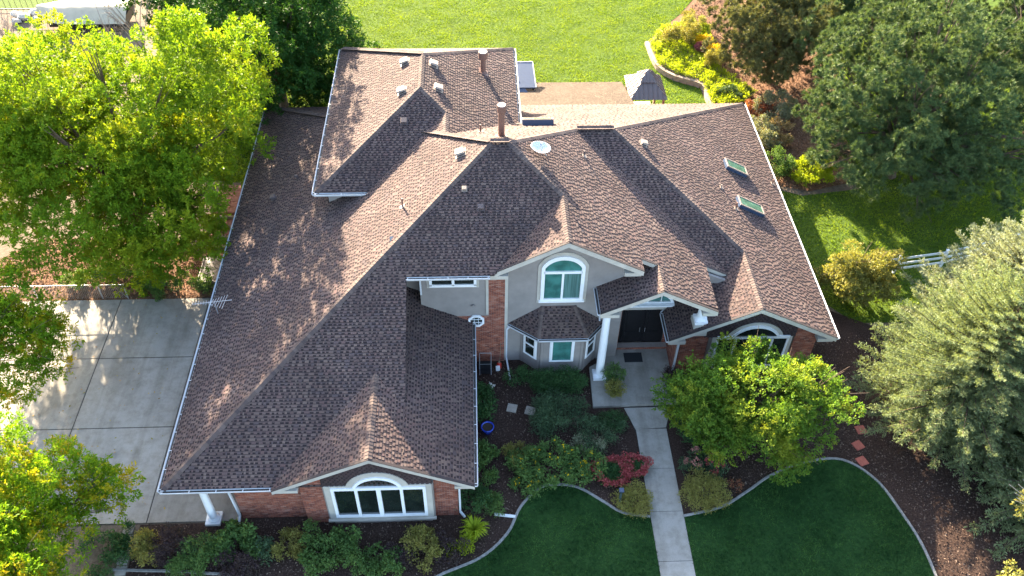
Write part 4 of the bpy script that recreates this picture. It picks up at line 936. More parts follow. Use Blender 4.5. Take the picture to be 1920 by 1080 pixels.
tree('ash_tree', 'dark shaded tree behind the left roof, next to the back lawn', 'tree', (-12.5, 18), [(-12.0, 15.2, 7.8, 4.0, 3.6, 4.0), (-8.9, 15.9, 4.6, 2.6, 2.2, 3.8), (-17, 21.5, 6, 4.2, 3.8, 4.2), (-12, 21.5, 5.5, 4, 3.6, 4.2), (-9.8, 14.9, 2.4, 3.0, 1.5, 2.2), (-13.6, 12.6, 2.8, 2.2, 1.8, 2.2)], 'ashshade', 7600, 26, .5, .12, .19, .42, .34, holes=.1, clump=1.0, seed=8)
tree('ash_tree', 'small ash with drooping sprays at the left edge above the driveway', 'tree', (-22.6, -6), [(-22.2, -4.8, 4.0, 2.9, 2.2, 2.0), (-19.6, -5.6, 3.0, 1.6, 1.3, 1.1), (-20.5, -6.8, 2.6, 1.6, 1.1, .9)], 'ashyellow', 1900, 24, .42, .1, .15, .38, .16, holes=.4, clump=.7, seed=12)
tree('ash_tree', 'yellowing ash in the lower left corner beside the stepping pavers', 'tree', (-18, -15.2), [(-18.2, -14.8, 4.4, 3.4, 2.9, 3.0), (-15.5, -13.6, 3.6, 1.6, 1.4, 1.3), (-16.8, -17.5, 3.5, 2.6, 2, 2.4)], 'ashyellow', 4000, 24, .42, .1, .145, .38, .2, holes=.35, clump=.75, seed=15)
tree('maple_tree', 'rounded maple in front of the right gable window with a sunlit yellow top', 'tree', (12.6, -9.2), [(12.3, -9.5, 3.0, 3.1, 2.3, 1.9), (10.2, -9.4, 2.5, 1.7, 1.8, 1.6), (14.3, -9.7, 3.1, 1.8, 1.8, 1.5), (12.4, -11.2, 2.0, 2.3, 1.4, 1.4), (12.8, -7.9, 3.0, 2.2, 1.0, 1.2)], 'maple', 4600, 22, .32, .09, .095, .7, .16, holes=.2, clump=.6, seed=18)
# pale bare-ish tree in the corner
tree('birch_tree', 'thin pale barked tree with sparse yellow leaves, lower right corner', 'tree', (24.2, -16.9), [(22.8, -16.4, 3.0, 1.9, 1.3, 1.1), (21.6, -17.4, 2.4, 1.2, .9, .7)], 'gold', 260, 16, .3, .1, .12, .8, .1, 'barkpale', holes=.5, clump=.4, seed=21, limbs=22)
tree('shrub_tree', 'golden bushy shrub off the right rear corner of the house near the white fence', 'shrub', (20.3, -.3), [(20.1, -.6, 1.7, 1.8, 1.55, 1.5), (21.3, -.3, 1.4, 1.2, 1.1, 1.2), (19.6, -.9, 1.1, 1.4, 1.2, 1.0)], 'gold', 2000, 20, .25, .08, .10, .6, .1, holes=.15, clump=.38, seed=23, limbs=14)

def conifer(name, label, base, h, r, mat, tiers, seed=1, droop=.25, tuft=.32, ns=26, rnd_=.25, needle=(.16, .22), per=15, pine=False, group=None, zlo=.4):
    """whorled branches; each carries needle sprays"""
    q = np.random.default_rng(seed); t = thing(name, label, 'tree', (base[0], base[1], 0), 0, group); B = MB(); PP = []; DD = []
    for i in range(tiers):
        f = i / (tiers - 1); z = zlo + (h - zlo) * (f ** .9) * .97
        R_ = r * ((1 - f) ** (.75 if not pine else .45)) * (1 if not pine else (.75 + .25 * math.sin(3.1 * min(1, f * 1.6 + .25)))) + .15
        nb = max(4, int(ns * (1 - f * .65) * .5))
        for k in range(nb):
            az = 2 * math.pi * (k + q.uniform(-.35, .35)) / nb + i * 1.3; L = R_ * q.uniform(1 - rnd_, 1 + rnd_ * .5)
            rise = (-droop + .9 * f if not pine else .25 + q.uniform(-.15, .35)); s0 = np.array([0, 0, z]); d = np.array([math.cos(az), math.sin(az), rise]); e = s0 + d * L
            m1 = s0 + d * L * .5 + np.array([0, 0, .08 * L]); e = e + np.array([0, 0, .1 * L]); B.tube([s0, m1, e], [.05 * (1 - f) + .015, .03 * (1 - f) + .01, .006], 5, cap=False)
            nsp = max(3, int(L / (.17 if not pine else .3)) + 1)
            for j in range(nsp):
                u = (j + .6) / nsp
                if u < .18 and not pine: continue
                p = (1 - u) ** 2 * s0 + 2 * u * (1 - u) * m1 + u * u * e; sd_ = np.array([-math.sin(az), math.cos(az), 0]); wl = (1.05 - u) * L * .42
                for sg in (-1, 0, 1):
                    dd = unit(d + sg * sd_ * q.uniform(.7, 1.3) + q.normal(size=3) * .18 + np.array([0, 0, .1 if pine else -.05])); nn = max(1, int(wl / tuft)) if sg else 1
                    for w_ in range(nn): PP.append(p + dd * tuft * w_ * (1 if sg else 0)); DD.append(dd)
    PP = np.array(PP); DD = unit(np.array(DD)); k = PP[:, 2] > .1; PP, DD = PP[k], DD[k]
    n = len(PP); tt = q.uniform(0, 1, (n, per, 1)); rad = unit(q.normal(size=(n, per, 3)))
    p = PP[:, None] + DD[:, None] * tt * tuft + q.normal(size=(n, per, 3)) * .02; dd = DD[:, None] * (1.0 if not pine else .7) + rad * .95
    V, F = leaves(p.reshape(-1, 3), dd.reshape(-1, 3), needle[0], needle[1]); link(bpy.data.objects.new('crown', npmesh('crown', V, F, M[mat])), t)
    T = MB(); T.tube([(0, 0, -.1), (0, 0, h * .3), (0, 0, h * .98)], [h * .022 + .05, h * .016 + .03, .02], 10); T.build('trunk', M['bark'], t); B.build('branches', M['bark'], t); return t
conifer('spruce_tree', 'broad green spruce at the right edge beside the front lawn', (22.4, -8.9), 8.8, 4.7, 'spruce', 30, 31, droop=-.12, ns=40, per=20, needle=(.10, .26), tuft=.26)
conifer('spruce_tree', 'blue green spruce hiding the white fence, behind the green one', (25.5, -4.6), 8.0, 4.2, 'bluespruce', 28, 32, droop=-.12, ns=38, per=20, needle=(.10, .26), tuft=.26)
conifer('spruce_tree', 'spruce at the far right lower edge, mostly outside the picture', (25.2, -13.6), 7, 3.9, 'spruce', 22, 33, droop=.12, ns=30, per=12, needle=(.15, .3), tuft=.32)
PK = dict(pine=True, droop=0, tuft=.42, needle=(.21, .14), rnd_=.4)
def pine(label, base, ells, mat, nt_, seed, limbs=50):
    return tree('pine_tree', label, 'tree', base, ells, mat, nt_, 64, .14, .03, .25, .14, .3, up=.35, holes=.32, seed=seed, limbs=limbs, clump=.58, shell=.42, kk=11, fwd=.7)
pine('large dark green pine filling the upper right, right of the back bed', (26, 9.6), [(25.2, 9.0, 6.2, 5.8, 5.3, 4.2), (22.2, 8.6, 4.6, 3.0, 4.4, 3.0), (29.5, 7.5, 5, 4.5, 4.5, 3.6), (25.5, 13.5, 6, 5.5, 4, 4), (25, 5.4, 3.6, 4.4, 2.4, 2.2), (26, 9.5, 9.6, 2.8, 2.8, 2.4)], 'pine', 6800, 41, 60)
pine('olive brown pine above the flower bed at the top', (21, 20.8), [(20.9, 20.8, 4.6, 4.4, 4.2, 3.4), (22.5, 24.5, 5, 4, 3.4, 3.6), (19.8, 18.6, 3.2, 2.6, 2.0, 1.8)], 'pineold', 5000, 42)
pine('pine at the right edge behind the large pine', (36, 13), [(35.5, 13, 6, 5.5, 5, 4.6)], 'pine', 2800, 43)
pine('pine in the far upper right corner', (40, 25), [(39.5, 25, 5.6, 5, 4.2, 4.4)], 'pine', 1600, 45)
pine('pine at the top edge between the olive pine and the large pine', (29, 23), [(29, 22.5, 5.6, 5, 4.2, 4.4)], 'pine', 2800, 44)

def shrub(name, label, x, y, rx, ry, h, mat, n, size=.09, aspect=.5, cat='shrub', group=None, seed=None, length=.22, z0=0., parts=None, up=.5, flow=None, shell=.33):
    seed = seed or int(abs(x * 131 + y * 57)) + 3; t = thing(name, label, cat, (x, y, z0), 0, group)
    rx *= 1.12; ry *= 1.12; h *= 1.12; P, D = crown_points([(0, 0, h * .5, rx, ry, h * .52)], int(n * 1.9), shell, up, .12, seed, clump=.2 if size > .065 and length > .1 else 0); P[:, 2] = np.maximum(P[:, 2], .03)
    V, F = shoots(P, D, 12, length, .05 + .2 * length, size, aspect, seed=seed); V[:, 2] = np.maximum(V[:, 2], .01)
    link(bpy.data.objects.new('foliage', npmesh('foliage', V, F, M[mat])), t)
    mb = MB(); r = random.Random(seed)
    for k in range(7): a = r.uniform(0, 6.28); mb.tube([(r.uniform(-.05, .05), r.uniform(-.05, .05), -.02), (rx * .3 * math.cos(a), ry * .3 * math.sin(a), h * .4), (rx * .65 * math.cos(a), ry * .65 * math.sin(a), h * .8)], [.02, .012, .005], 5)
    mb.build('stems', M['bark'], t)
    if flow:
        fm, fn, fs = flow; k = np.random.default_rng(seed).choice(len(P), min(fn, len(P)), replace=False); Pf = P[k]; ok = Pf[:, 2] > h * .45; Pf = Pf[ok]
        V, F = shoots(Pf + np.array([0, 0, length]), np.tile([0, 0, 1.], (len(Pf), 1)), 7, .03, .02, fs, .9, seed=seed); link(tag(bpy.data.objects.new('flowers', npmesh('flowers', V, F, M[fm])), kind='stuff'), t)
    return t
def rosette(name, label, x, y, r, h, mat, n=60, w_=.03, cat='plant', group=None, seed=1):
    t = thing(name, label, cat, (x, y, 0), 0, group); q = random.Random(seed); mb = MB()
    for k in range(n):
        a = q.uniform(0, 6.28); L = r * q.uniform(.6, 1.1); hh = h * q.uniform(.6, 1.1); s_ = Vector((-math.sin(a), math.cos(a), 0)) * w_; d = Vector((math.cos(a), math.sin(a), 0)); V = []
        for u in (0, .35, .7, 1): p = d * L * u + Vector((0, 0, hh * math.sin(u * 2.2))); ww = s_ * (1 - u * .92); V += [p - ww, p + ww]
        mb.add(V, [(0, 1, 3, 2), (2, 3, 5, 4), (4, 5, 7, 6)])
    mb.build('foliage', M[mat], t); return t
# front bed along the garage wall
shrub('shrub', 'olive leaved shrub left of the dark barberry, lower left bed', -13.3, -14.5, .62, .55, .7, 'spirea', 170)
shrub('barberry', 'dark purple barberry between two green shrubs, lower left bed', -12.35, -14.65, .62, .6, .8, 'purple', 230, .08)
shrub('shrub', 'bright green leafy shrub right of the dark barberry below the garage column', -11.15, -14.75, .75, .7, .65, 'green', 240)
shrub('shrub', 'broad leaved shrub in front of the downspout at the brick wall', -9.7, -14.35, .85, .55, .8, 'green', 240, .12, .7)
shrub('barberry', 'low dark barberry at the bottom edge below the downspout', -9.6, -15.35, .75, .5, .55, 'purple', 220, .08)
shrub('shrub', 'small olive shrub left of the largest front shrub', -7.55, -14.5, .55, .5, .6, 'spirea', 140)
shrub('shrub', 'largest olive green shrub under the left part of the garage gable window', -5.9, -14.85, 1.05, .9, .85, 'green', 430, .1, .6)
shrub('shrub', 'bright round leaf shrub under the middle of the garage gable window', -3.85, -15.3, .7, .6, .6, 'green', 210, .1, .6)
shrub('shrub', 'upright green shrub under the right end of the garage gable window', -2.15, -14.75, .6, .65, .8, 'spirea', 210, .09, .6)
shrub('barberry', 'dark low shrub left of the lime plant by the lawn curve', -1.05, -14.7, .6, .5, .45, 'purple', 170, .08)
rosette('chartreuse_plant', 'lime plant with arching leaves between bed and downspout extension', .0, -13.95, .62, .55, 'lime', 110, .055, seed=4)
shrub('plant', 'yellow green clump at the lawn edge below the lime plant', -.55, -14.75, .42, .38, .3, 'lime', 80)
shrub('fern', 'feathery green plant above the downspout extension', .55, -12.9, .5, .45, .45, 'green', 110, .12, .25)
shrub('shrub', 'dark green shrub at the garage corner beside the gutter', -.1, -12.55, .6, .65, .6, 'box', 190)
shrub('shrub', 'loose green shrub between the barberry and the bed edging, lower left', -11.6, -15.5, .6, .4, .5, 'green', 130)
shrub('shrub', 'pale olive filler plant between the two shrubs right of the downspout', -8.5, -14.7, .45, .4, .4, 'juniper', 110)
shrub('barberry', 'dark barberry between the round leaf shrub and the upright one', -3.0, -15.0, .4, .4, .4, 'purple', 110, .08)
# courtyard bed
shrub('boxwood', 'left of two clipped boxwoods under the bay window', 3.45, -6.35, .6, .55, .75, 'box', 380, .055, .6)
shrub('boxwood', 'right of two clipped boxwoods under the bay window', 4.6, -6.4, .62, .55, .8, 'box', 400, .055, .6)
shrub('shrub', 'small green shrub between downspout and bay window', 2.15, -5.95, .38, .4, .5, 'box', 120, .07)
shrub('juniper', 'wide weeping juniper in the courtyard bed below the boxwoods', 4.0, -8.6, 1.25, .95, .75, 'juniper', 520, .13, .16, length=.4, up=.1)
shrub('juniper', 'low spreading juniper right of the weeping one', 5.75, -9.35, 1.15, .6, .4, 'juniper', 300, .11, .2, length=.3, up=.1)
shrub('moss_mound', 'smooth dark green mound in front of the porch slab', 6.45, -8.6, .62, .5, .4, 'box', 420, .035, .6, length=.08, cat='plant')
shrub('flowering_shrub', 'wide green bush dotted with yellow flowers above the lawn curve', 3.3, -11.0, 1.45, .95, .75, 'green', 560, .1, .55, flow=('yellow', 70, .05))
shrub('flowering_shrub', 'green bush with few yellow flowers left of the sedum ring', 5.0, -10.75, .75, .7, .55, 'green', 230, .1, .55, flow=('yellow', 30, .05))
shrub('shrub', 'dark leafy shrub beside the gutter below the stone figure', .45, -7.5, .5, .85, .6, 'box', 240, .1)
shrub('shrub', 'loose green plant below the blue pot', .55, -10.1, .35, .55, .35, 'green', 90, .11)
shrub('shrub', 'low green plant at the end of the gutter bed', .4, -11.4, .4, .6, .35, 'green', 100, .11)
shrub('juniper', 'grey green low juniper between mound and spreading juniper', 5.2, -9.9, .6, .4, .35, 'silver', 120, .1, .25)
shrub('shrub', 'small shrub left of the wide yellow flowered bush', 1.9, -10.6, .45, .5, .45, 'spirea', 110)
shrub('flowering_shrub', 'low yellow flowered plant at the lawn curve left of the wide bush', 2.3, -11.9, .55, .4, .4, 'green', 130, .09, flow=('yellow', 20, .05))
# sedum ring with grassy centres
t = thing('sedum_ring', 'ring of rose red sedum with two green centres beside the lamp post', 'flower bed', (6.45, -11.3, 0)); q = np.random.default_rng(5)
def ringpts(cx, cy, r0, r1, n): a = q.uniform(0, 6.28, n); r = q.uniform(r0, r1, n); r = r * (1 + .13 * np.sin(3 * a + cx) + .08 * np.sin(5 * a)) + (q.random(n) < .12) * q.normal(size=n) * .15; return np.stack([cx + r * np.cos(a), cy + r * np.sin(a) * .85, q.uniform(.3, .4, n)], 1)
P = np.concatenate([ringpts(-.34, -.05, .6, .92, 700), ringpts(.66, .2, .42, .74, 520)]); V, F = shoots(P, np.tile([0, 0, 1.], (len(P), 1)), 7, .05, .03, .06, .9); link(tag(bpy.data.objects.new('flowers', npmesh('flowers', V, F, M['pink'])), kind='stuff'), t)
P = np.concatenate([ringpts(-.32, -.05, 0, .6, 300), ringpts(.62, .2, 0, .42, 160)]); P[:, 2] *= .7; V, F = shoots(P, unit(q.normal(size=(len(P), 3)) * .4 + np.array([0, 0, 1.])), 6, .15, .04, .16, .14); link(bpy.data.objects.new('foliage', npmesh('foliage', V, F, M['box'])), t)
P = np.concatenate([ringpts(-.32, -.05, .45, .85, 260), ringpts(.62, .2, .35, .66, 200)]); P[:, 2] *= .5; V, F = shoots(P, np.tile([0, 0, 1.], (len(P), 1)), 8, .1, .05, .08, .5); link(bpy.data.objects.new('leaf_base', npmesh('leaf_base', V, F, M['green'])), t)
shrub('spirea', 'round olive gold shrub left of the walk beside the lamp post', 6.85, -12.85, .62, .6, .6, 'spirea', 330, .06, .6)
shrub('spirea', 'round olive gold shrub right of the walk', 9.95, -12.6, .85, .75, .75, 'spirea', 430, .06, .6)
shrub('sedum', 'pale pink flowering sedum right of the walk', 9.75, -10.9, .55, .5, .45, 'juniper', 150, .08, flow=('pinkpale', 130, .07), cat='flowers')
shrub('sedum', 'rose red sedum tucked under the maple', 10.6, -11.35, .5, .4, .45, 'juniper', 130, .08, flow=('pink', 110, .06), cat='flowers')
shrub('shrub', 'dark shrub right of the walk at the porch corner', 9.95, -8.75, .5, .75, .55, 'box', 220, .1)
shrub('flower', 'small red flower clump at the right lawn edge', 11.5, -12.2, .22, .2, .25, 'redleaf', 30, .06, cat='flowers')
shrub('ground_cover', 'dark green ground cover left of the five stepping pavers', -15.05, -14.7, .75, 1.3, .35, 'box', 420, .1, cat='ground cover')
shrub('hedge', 'leafy vine mass at the back edge of the driveway', -15.6, .55, 1.7, .6, .7, 'green', 320, .11, seed=77)
shrub('hedge', 'low leafy plants along the back edge of the driveway behind the wire fence', -19.4, 1.3, 2.2, .7, .6, 'green', 300, .11, seed=78)
# right side bed
shrub('shrub', 'silvery shrub close to the right roof edge', 18.7, 13.2, .9, 1.4, 1.2, 'silver', 420, .1)
shrub('shrub', 'reddish shrub at the back right roof corner', 18.9, 16.6, .95, .6, .7, 'redleaf', 220, .1)
shrub('shrub', 'tan dry shrub between silver shrub and pine', 20.0, 13.9, .8, 1.2, .8, 'tanleaf', 260, .11)
shrub('shrub', 'rounded green shrub by the right roof edge', 18.7, 10.1, .95, .95, 1.2, 'green', 330, .1)
shrub('shrub', 'bright lime shrub below the large pine', 21.0, 9.3, 1.3, .9, 1.1, 'lime', 380, .11)
shrub('shrub', 'olive green shrub under the left side of the large pine', 20.3, 16.3, 1.1, 1.0, 1.3, 'silver', 330, .11)
shrub('juniper', 'blue green juniper at the corner of the lime bed', 18.0, 18.5, 1.0, .55, .5, 'juniper', 220, .1)
# back bed behind the retaining wall
t = thing('ground_cover', 'lime green ground cover spilling over the curved retaining wall', 'ground cover', (0, 0, 0)); t['kind'] = 'stuff'
bed = [(13.5, 22.1), (13.3, 25.4), (14.6, 27.5), (16.6, 28.4), (18.2, 27.6), (17.8, 24), (17.6, 21.8), (19.6, 18.5), (18.2, 17.1), (16.3, 17.0), (16.2, 19.8), (14.6, 20.9)]
bx = rng.uniform(13, 20, 9000); by = rng.uniform(16.8, 28.6, 9000); k = inpoly(bx, by, bed); bx, by = bx[k], by[k]; bz = .42 + .1 * np.sin(bx * 4) * np.sin(by * 3.3) + rng.uniform(-.06, .06, len(bx))
P = np.stack([bx, by, bz], 1); V, F = shoots(P, unit(rng.normal(size=(len(P), 3)) * .6 + np.array([0, 0, 1])), 7, .12, .08, .12, .5); link(bpy.data.objects.new('foliage', npmesh('foliage', V, F, M['lime'])), t)
bpy.data.objects.remove(t.children[0]) if False else None
sheet('raised_bed', bed, .38, M['soilground'], kind='structure')
# retaining wall of blocks
rw = thing('retaining_wall', 'low curved retaining wall between back lawn and lime bed', 'wall', (0, 0, 0))
rp = spline([(13.15, 25.4), (13.25, 23.4), (13.5, 21.95), (14.4, 20.75), (16.15, 19.6), (16.2, 18.0), (16.3, 16.9)], 4); M['block'] = simple('retaining_block', (.26, .2, .15), .9, var=.25, scale=3)
bk = MB(); bk.box((0, 0, .1), (.5, .24, .195))
bk = bk.mesh('block', M['block'])
acc = []; tot = 0
for a_, b_ in zip(rp[:-1], rp[1:]): acc.append((tot, a_, b_)); tot += math.dist(a_, b_)
for lay in range(3 - 1):
    s_ = lay * .25
    while s_ < tot - .3:
        for t0, a_, b_ in acc[::-1]:
            if s_ >= t0: break
        L = math.dist(a_, b_); f = (s_ - t0) / L; an_ = math.atan2(b_[1] - a_[1], b_[0] - a_[0]); o = bpy.data.objects.new('block', bk); link(o, rw); o.location = (a_[0] + (b_[0] - a_[0]) * f, a_[1] + (b_[1] - a_[1]) * f, lay * .2); o.rotation_euler = (0, 0, an_ + random.uniform(-.04, .04)); s_ += .515
for nm, lb, x, y, rx, h, m_ in (('mum', 'back one of the two yellow flower balls by the olive pine', 17.25, 24.85, .5, .55, 'ballyellow'), ('mum', 'front one of the two yellow flower balls by the olive pine', 17.75, 23.5, .52, .55, 'ballyellow'), ('mum', 'purple flower ball between the two yellow ones', 16.85, 23.95, .4, .45, 'ballpurple')):
    shrub(nm, lb, x, y, rx, rx, h, m_, 330, .06, .8, length=.08, z0=.4, cat='flowers')
shrub('shrub', 'tan grassy shrub right below the yellow flower balls', 17.6, 22.1, .7, .7, .8, 'spirea', 240, .13, .3, z0=.38)
shrub('shrub', 'gold tipped shrub at the left of the lime bed', 14.75, 25.1, .6, .7, .9, 'spirea', 240, .09, z0=.38)
shrub('shrub', 'olive shrub in the middle of the lime bed', 16.15, 25.4, .75, .8, 1.0, 'spirea', 280, .09, z0=.38)
shrub('shrub', 'yellow tinted shrub at the top of the lime bed', 16.9, 27.5, .95, .6, .7, 'gold', 260, .09, z0=.2)
shrub('shrub', 'small pair of green tufts on bare soil at the top of the bed', 17.0, 29.3, .5, .4, .4, 'spirea', 120, .08)
# bare twiggy bush and dead branches in the upper left
for i, (x, y, h, lb) in enumerate(((-33.5, 26.5, 2.0, 'bare grey twiggy bush at the upper left edge'), (-20.2, 17.0, 9.5, 'dead bare branch tops rising above the big ash'), (-22.8, 19.0, 6.5, 'smaller dead branch tops left of the taller ones'))):
    t = thing('bare_bush' if i == 0 else 'dead_tree', lb, 'bush' if i == 0 else 'tree', (x, y, 0)); mb = MB(); r = random.Random(i)
    n = 26 if i == 0 else 12
    if i: mb.tube([(0, 0, 0), (.1, 0, h * .6)], [.14, .08], 8)
    for k in range(n):
        a = r.uniform(0, 6.28); s_ = Vector((0, 0, 0 if i == 0 else h * r.uniform(.45, .6))); e = Vector((math.cos(a) * h * (.5 if i == 0 else .16), math.sin(a) * h * (.5 if i == 0 else .16), h * r.uniform(.7, 1))); m_ = (s_ + e) / 2 + Vector((r.uniform(-.2, .2), r.uniform(-.2, .2), .1)); mb.tube([s_, m_, e], [.035, .02, .006], 5)
        for _ in range(4): f = m_.lerp(e, r.random()); mb.tube([f, f + Vector((r.uniform(-.5, .5), r.uniform(-.5, .5), r.uniform(.2, .7)))], [.012, .004], 4)
    mb.build('branches', M['barkgrey'], t)

# ---- grass, mulch chips, fallen leaves
def grass(poly, dens, z, mat, hgt, wd, label, avoid=None, seed=1, fade=None):
    r = np.random.default_rng(seed); xs_ = [p[0] for p in poly]; ys_ = [p[1] for p in poly]; x0, x1, y0, y1 = max(min(xs_), -30), min(max(xs_), 38), max(min(ys_), -19), min(max(ys_), 36); n = int((x1 - x0) * (y1 - y0) * dens)
    X = r.uniform(x0, x1, n); Y = r.uniform(y0, y1, n); k = inpoly(X, Y, poly)
    if avoid is not None: k &= ~avoid(X, Y)
    X, Y = X[k], Y[k]; n = len(X); a = r.uniform(0, 6.28, n); h = hgt * r.uniform(.5, 1.3, n) * (1 + .25 * np.sin(X * 1.9 + 1.3 * np.sin(Y * 2.3)) ); lean = r.normal(size=(n, 2)) * hgt * .7
    w2 = np.stack([np.cos(a), np.sin(a)], 1) * wd * .5; B = np.stack([X, Y], 1); V = np.zeros((n, 3, 3)); V[:, 0, :2] = B - w2; V[:, 1, :2] = B + w2; V[:, 2, :2] = B + lean; V[:, :2, 2] = z - .005; V[:, 2, 2] = z + h
    o = bpy.data.objects.new('grass', npmesh('grass', V.reshape(-1, 3), np.arange(3 * n).reshape(-1, 3), M[mat])); link(o); return tag(o, label, 'grass', kind='stuff')
hs = lambda X, Y: (X > -12) & (X < 16.8) & (Y > -6) & (Y < 13.2)
grass(back_lawn, 260, 0, 'grass', .065, .042, 'sunlit yellow green back lawn behind the house', hs, 1)
grass(right_lawn, 150, 0, 'grass', .085, .05, 'side lawn between house, pine and white fence', None, 2)
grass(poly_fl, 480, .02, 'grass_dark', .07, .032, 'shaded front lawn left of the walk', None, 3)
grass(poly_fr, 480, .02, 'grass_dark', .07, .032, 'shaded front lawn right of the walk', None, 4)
def chips(poly, n, z, mat, sz, name, label, cat, avoid=None, seed=1):
    r = np.random.default_rng(seed); xs_ = [p[0] for p in poly]; ys_ = [p[1] for p in poly]; X = r.uniform(min(xs_), max(xs_), n); Y = r.uniform(min(ys_), max(ys_), n); k = inpoly(X, Y, poly)
    if avoid is not None: k &= ~avoid(X, Y)
    X, Y = X[k], Y[k]; n = len(X); P = np.stack([X, Y, np.full(n, z) + r.uniform(.005, .03, n)], 1); D = r.normal(size=(n, 3)); D[:, 2] *= .3
    V, F = leaves(P, D, sz, .5); V[:, 2] = np.maximum(V[:, 2], z + .002); o = bpy.data.objects.new(name, npmesh(name, V, F, M[mat])); link(o); return tag(o, label, cat, kind='stuff')
def av(X, Y):
    return inpoly(X, Y, poly_fl) | inpoly(X, Y, poly_fr) | ((X > 7) & (X < 9.4) & (Y < -7.6)) | ((X > 5.6) & (X < 9.7) & (Y > -7.8)) | ((X < -10) & (Y > -13.2)) | ((X > 2.3) & (X < 6) & (Y > -5.4))
chips([(-14, -13.2), (-14, -15.6), (-3.5, -17.5), (22, -17.5), (26, -12), (21.2, -3.2), (16, -4), (-.5, -4.8), (-.5, -13.3), (-9.7, -13.1)], 75000, .006, 'chip', .09, 'bark_mulch', 'dark bark mulch filling the planting beds', 'mulch', av, 5)
chips([(-23.5, -.1), (-13.7, .1), (-13.2, 2.2), (-16, 4.5), (-24, 5), (-27, 2)], 9000, .006, 'chip_tan', .12, 'leaf_litter', 'tan leaf litter between driveway and the big ash', 'leaf litter', None, 6)
chips([(16.8, 22), (18.8, 16.5), (18.2, 9), (20.5, 8.2), (24, 9.2), (24.5, 14), (26, 24), (20, 34), (16.6, 30.2)], 26000, .006, 'chip_tan', .12, 'pine_litter', 'reddish needle litter under the pines', 'leaf litter', None, 7)
chips([(-25, -13), (-12.5, -13), (-12.5, 0), (-25, 0)], 220, .032, 'fallen', .11, 'fallen_leaves', 'scattered yellow leaves on the driveway', 'leaves', None, 8)

# ================================================================== SMALLER THINGS
# gazebo with two-tier seam metal roof
gz = thing('gazebo', 'small square gazebo with two tier grey standing seam metal roof', 'gazebo', (11.35, 15.95, 0))
def hip(mb, hx, hy, tx, ty, z0, z1):
    mb.add([(-hx, -hy, z0), (hx, -hy, z0), (hx, hy, z0), (-hx, hy, z0), (-tx, -ty, z1), (tx, -ty, z1), (tx, ty, z1), (-tx, ty, z1)], [(0, 1, 5, 4), (1, 2, 6, 5), (2, 3, 7, 6), (3, 0, 4, 7), (4, 5, 6, 7), (3, 2, 1, 0)])
a = MB(); hip(a, 1.2, 1.45, .45, .55, 2.45, 3.15); gr_ = a.build('lower_roof', M['slate'], gz)
a = MB(); hip(a, .55, .65, .05, .06, 3.22, 3.75); gu = a.build('upper_roof', M['slate'], gz)
def seams(parent, hx, hy, tx, ty, z0, z1, n):
    for sg in (-1, 1):
        for i in range(1, n):
            f = -1 + 2 * i / n
            mb = MB(); xt = max(-tx, min(tx, f * hx)); e = 0 if abs(f * hx) <= tx else (abs(f * hx) - tx) / (hx - tx); k = 1 - e; mb.bar((f * hx, sg * hy, z0 + .02), (f * hx, sg * (hy - (hy - ty) * k), z0 + (z1 - z0) * k + .02), .025, .05); mb.build('roof_seam', M['slate'], parent)
            mb = MB(); e = 0 if abs(f * hy) <= ty else (abs(f * hy) - ty) / (hy - ty); k = 1 - e; mb.bar((sg * hx, f * hy, z0 + .02), (sg * (hx - (hx - tx) * k), f * hy, z0 + (z1 - z0) * k + .02), .025, .05); mb.build('roof_seam', M['slate'], parent)
seams(gr_, 1.2, 1.45, .45, .55, 2.45, 3.15, 8); seams(gu, .55, .65, .05, .06, 3.22, 3.75, 5)
for sx in (-1, 1):
    for sy in (-1, 1): a = MB(); a.bb(sx * 1.0 - .07, sx * 1.0 + .07, sy * 1.22 - .07, sy * 1.22 + .07, 0, 2.46); a.build('post', M['wood'], gz)
a = MB(); a.bb(-.55, .55, -.7, .7, .0, .8); a.build('spa_cabinet', M['wood'], gz); a = MB(); a.bb(-.6, .6, -.75, .75, .8, .9); a.build('spa_cover', M['rock'], gz)
# navy canopy behind the upper wing
cn = thing('metal_canopy', 'dark navy flat canopy roof behind the upper wing on the back lawn', 'canopy', (2.9, 17.1, 0))
a = MB(); a.prism([(-1.6, -1.2, 2.55), (1.35, -1.2, 2.55), (1.25, 1.2, 2.95), (-1.6, 1.2, 2.95)], (0, 0, -.08)); a.build('roof_panel', M['navy'], cn)
a = MB(); a.prism([(-1.6, -1.6, 2.3), (.9, -1.6, 2.3), (-.2, .2, 2.86), (-1.6, .2, 2.86)], (0, 0, .07)); a.build('roof_panel', M['navy'], cn)
for x, y in ((-1.5, -1.4), (1.2, -1.1), (1.15, 1.1), (-1.5, 1.1)): a = MB(); a.tube([(x, y, 0), (x, y, 2.5)], .05, 8); a.build('post', M['black'], cn)
a = MB(); a.bar((1.37, -1.2, 2.56), (1.27, 1.2, 2.96), .04, .05); a.bar((-1.6, 1.22, 2.94), (1.27, 1.22, 2.96), .04, .05); a.build('edge_trim', M['gutter'], cn)
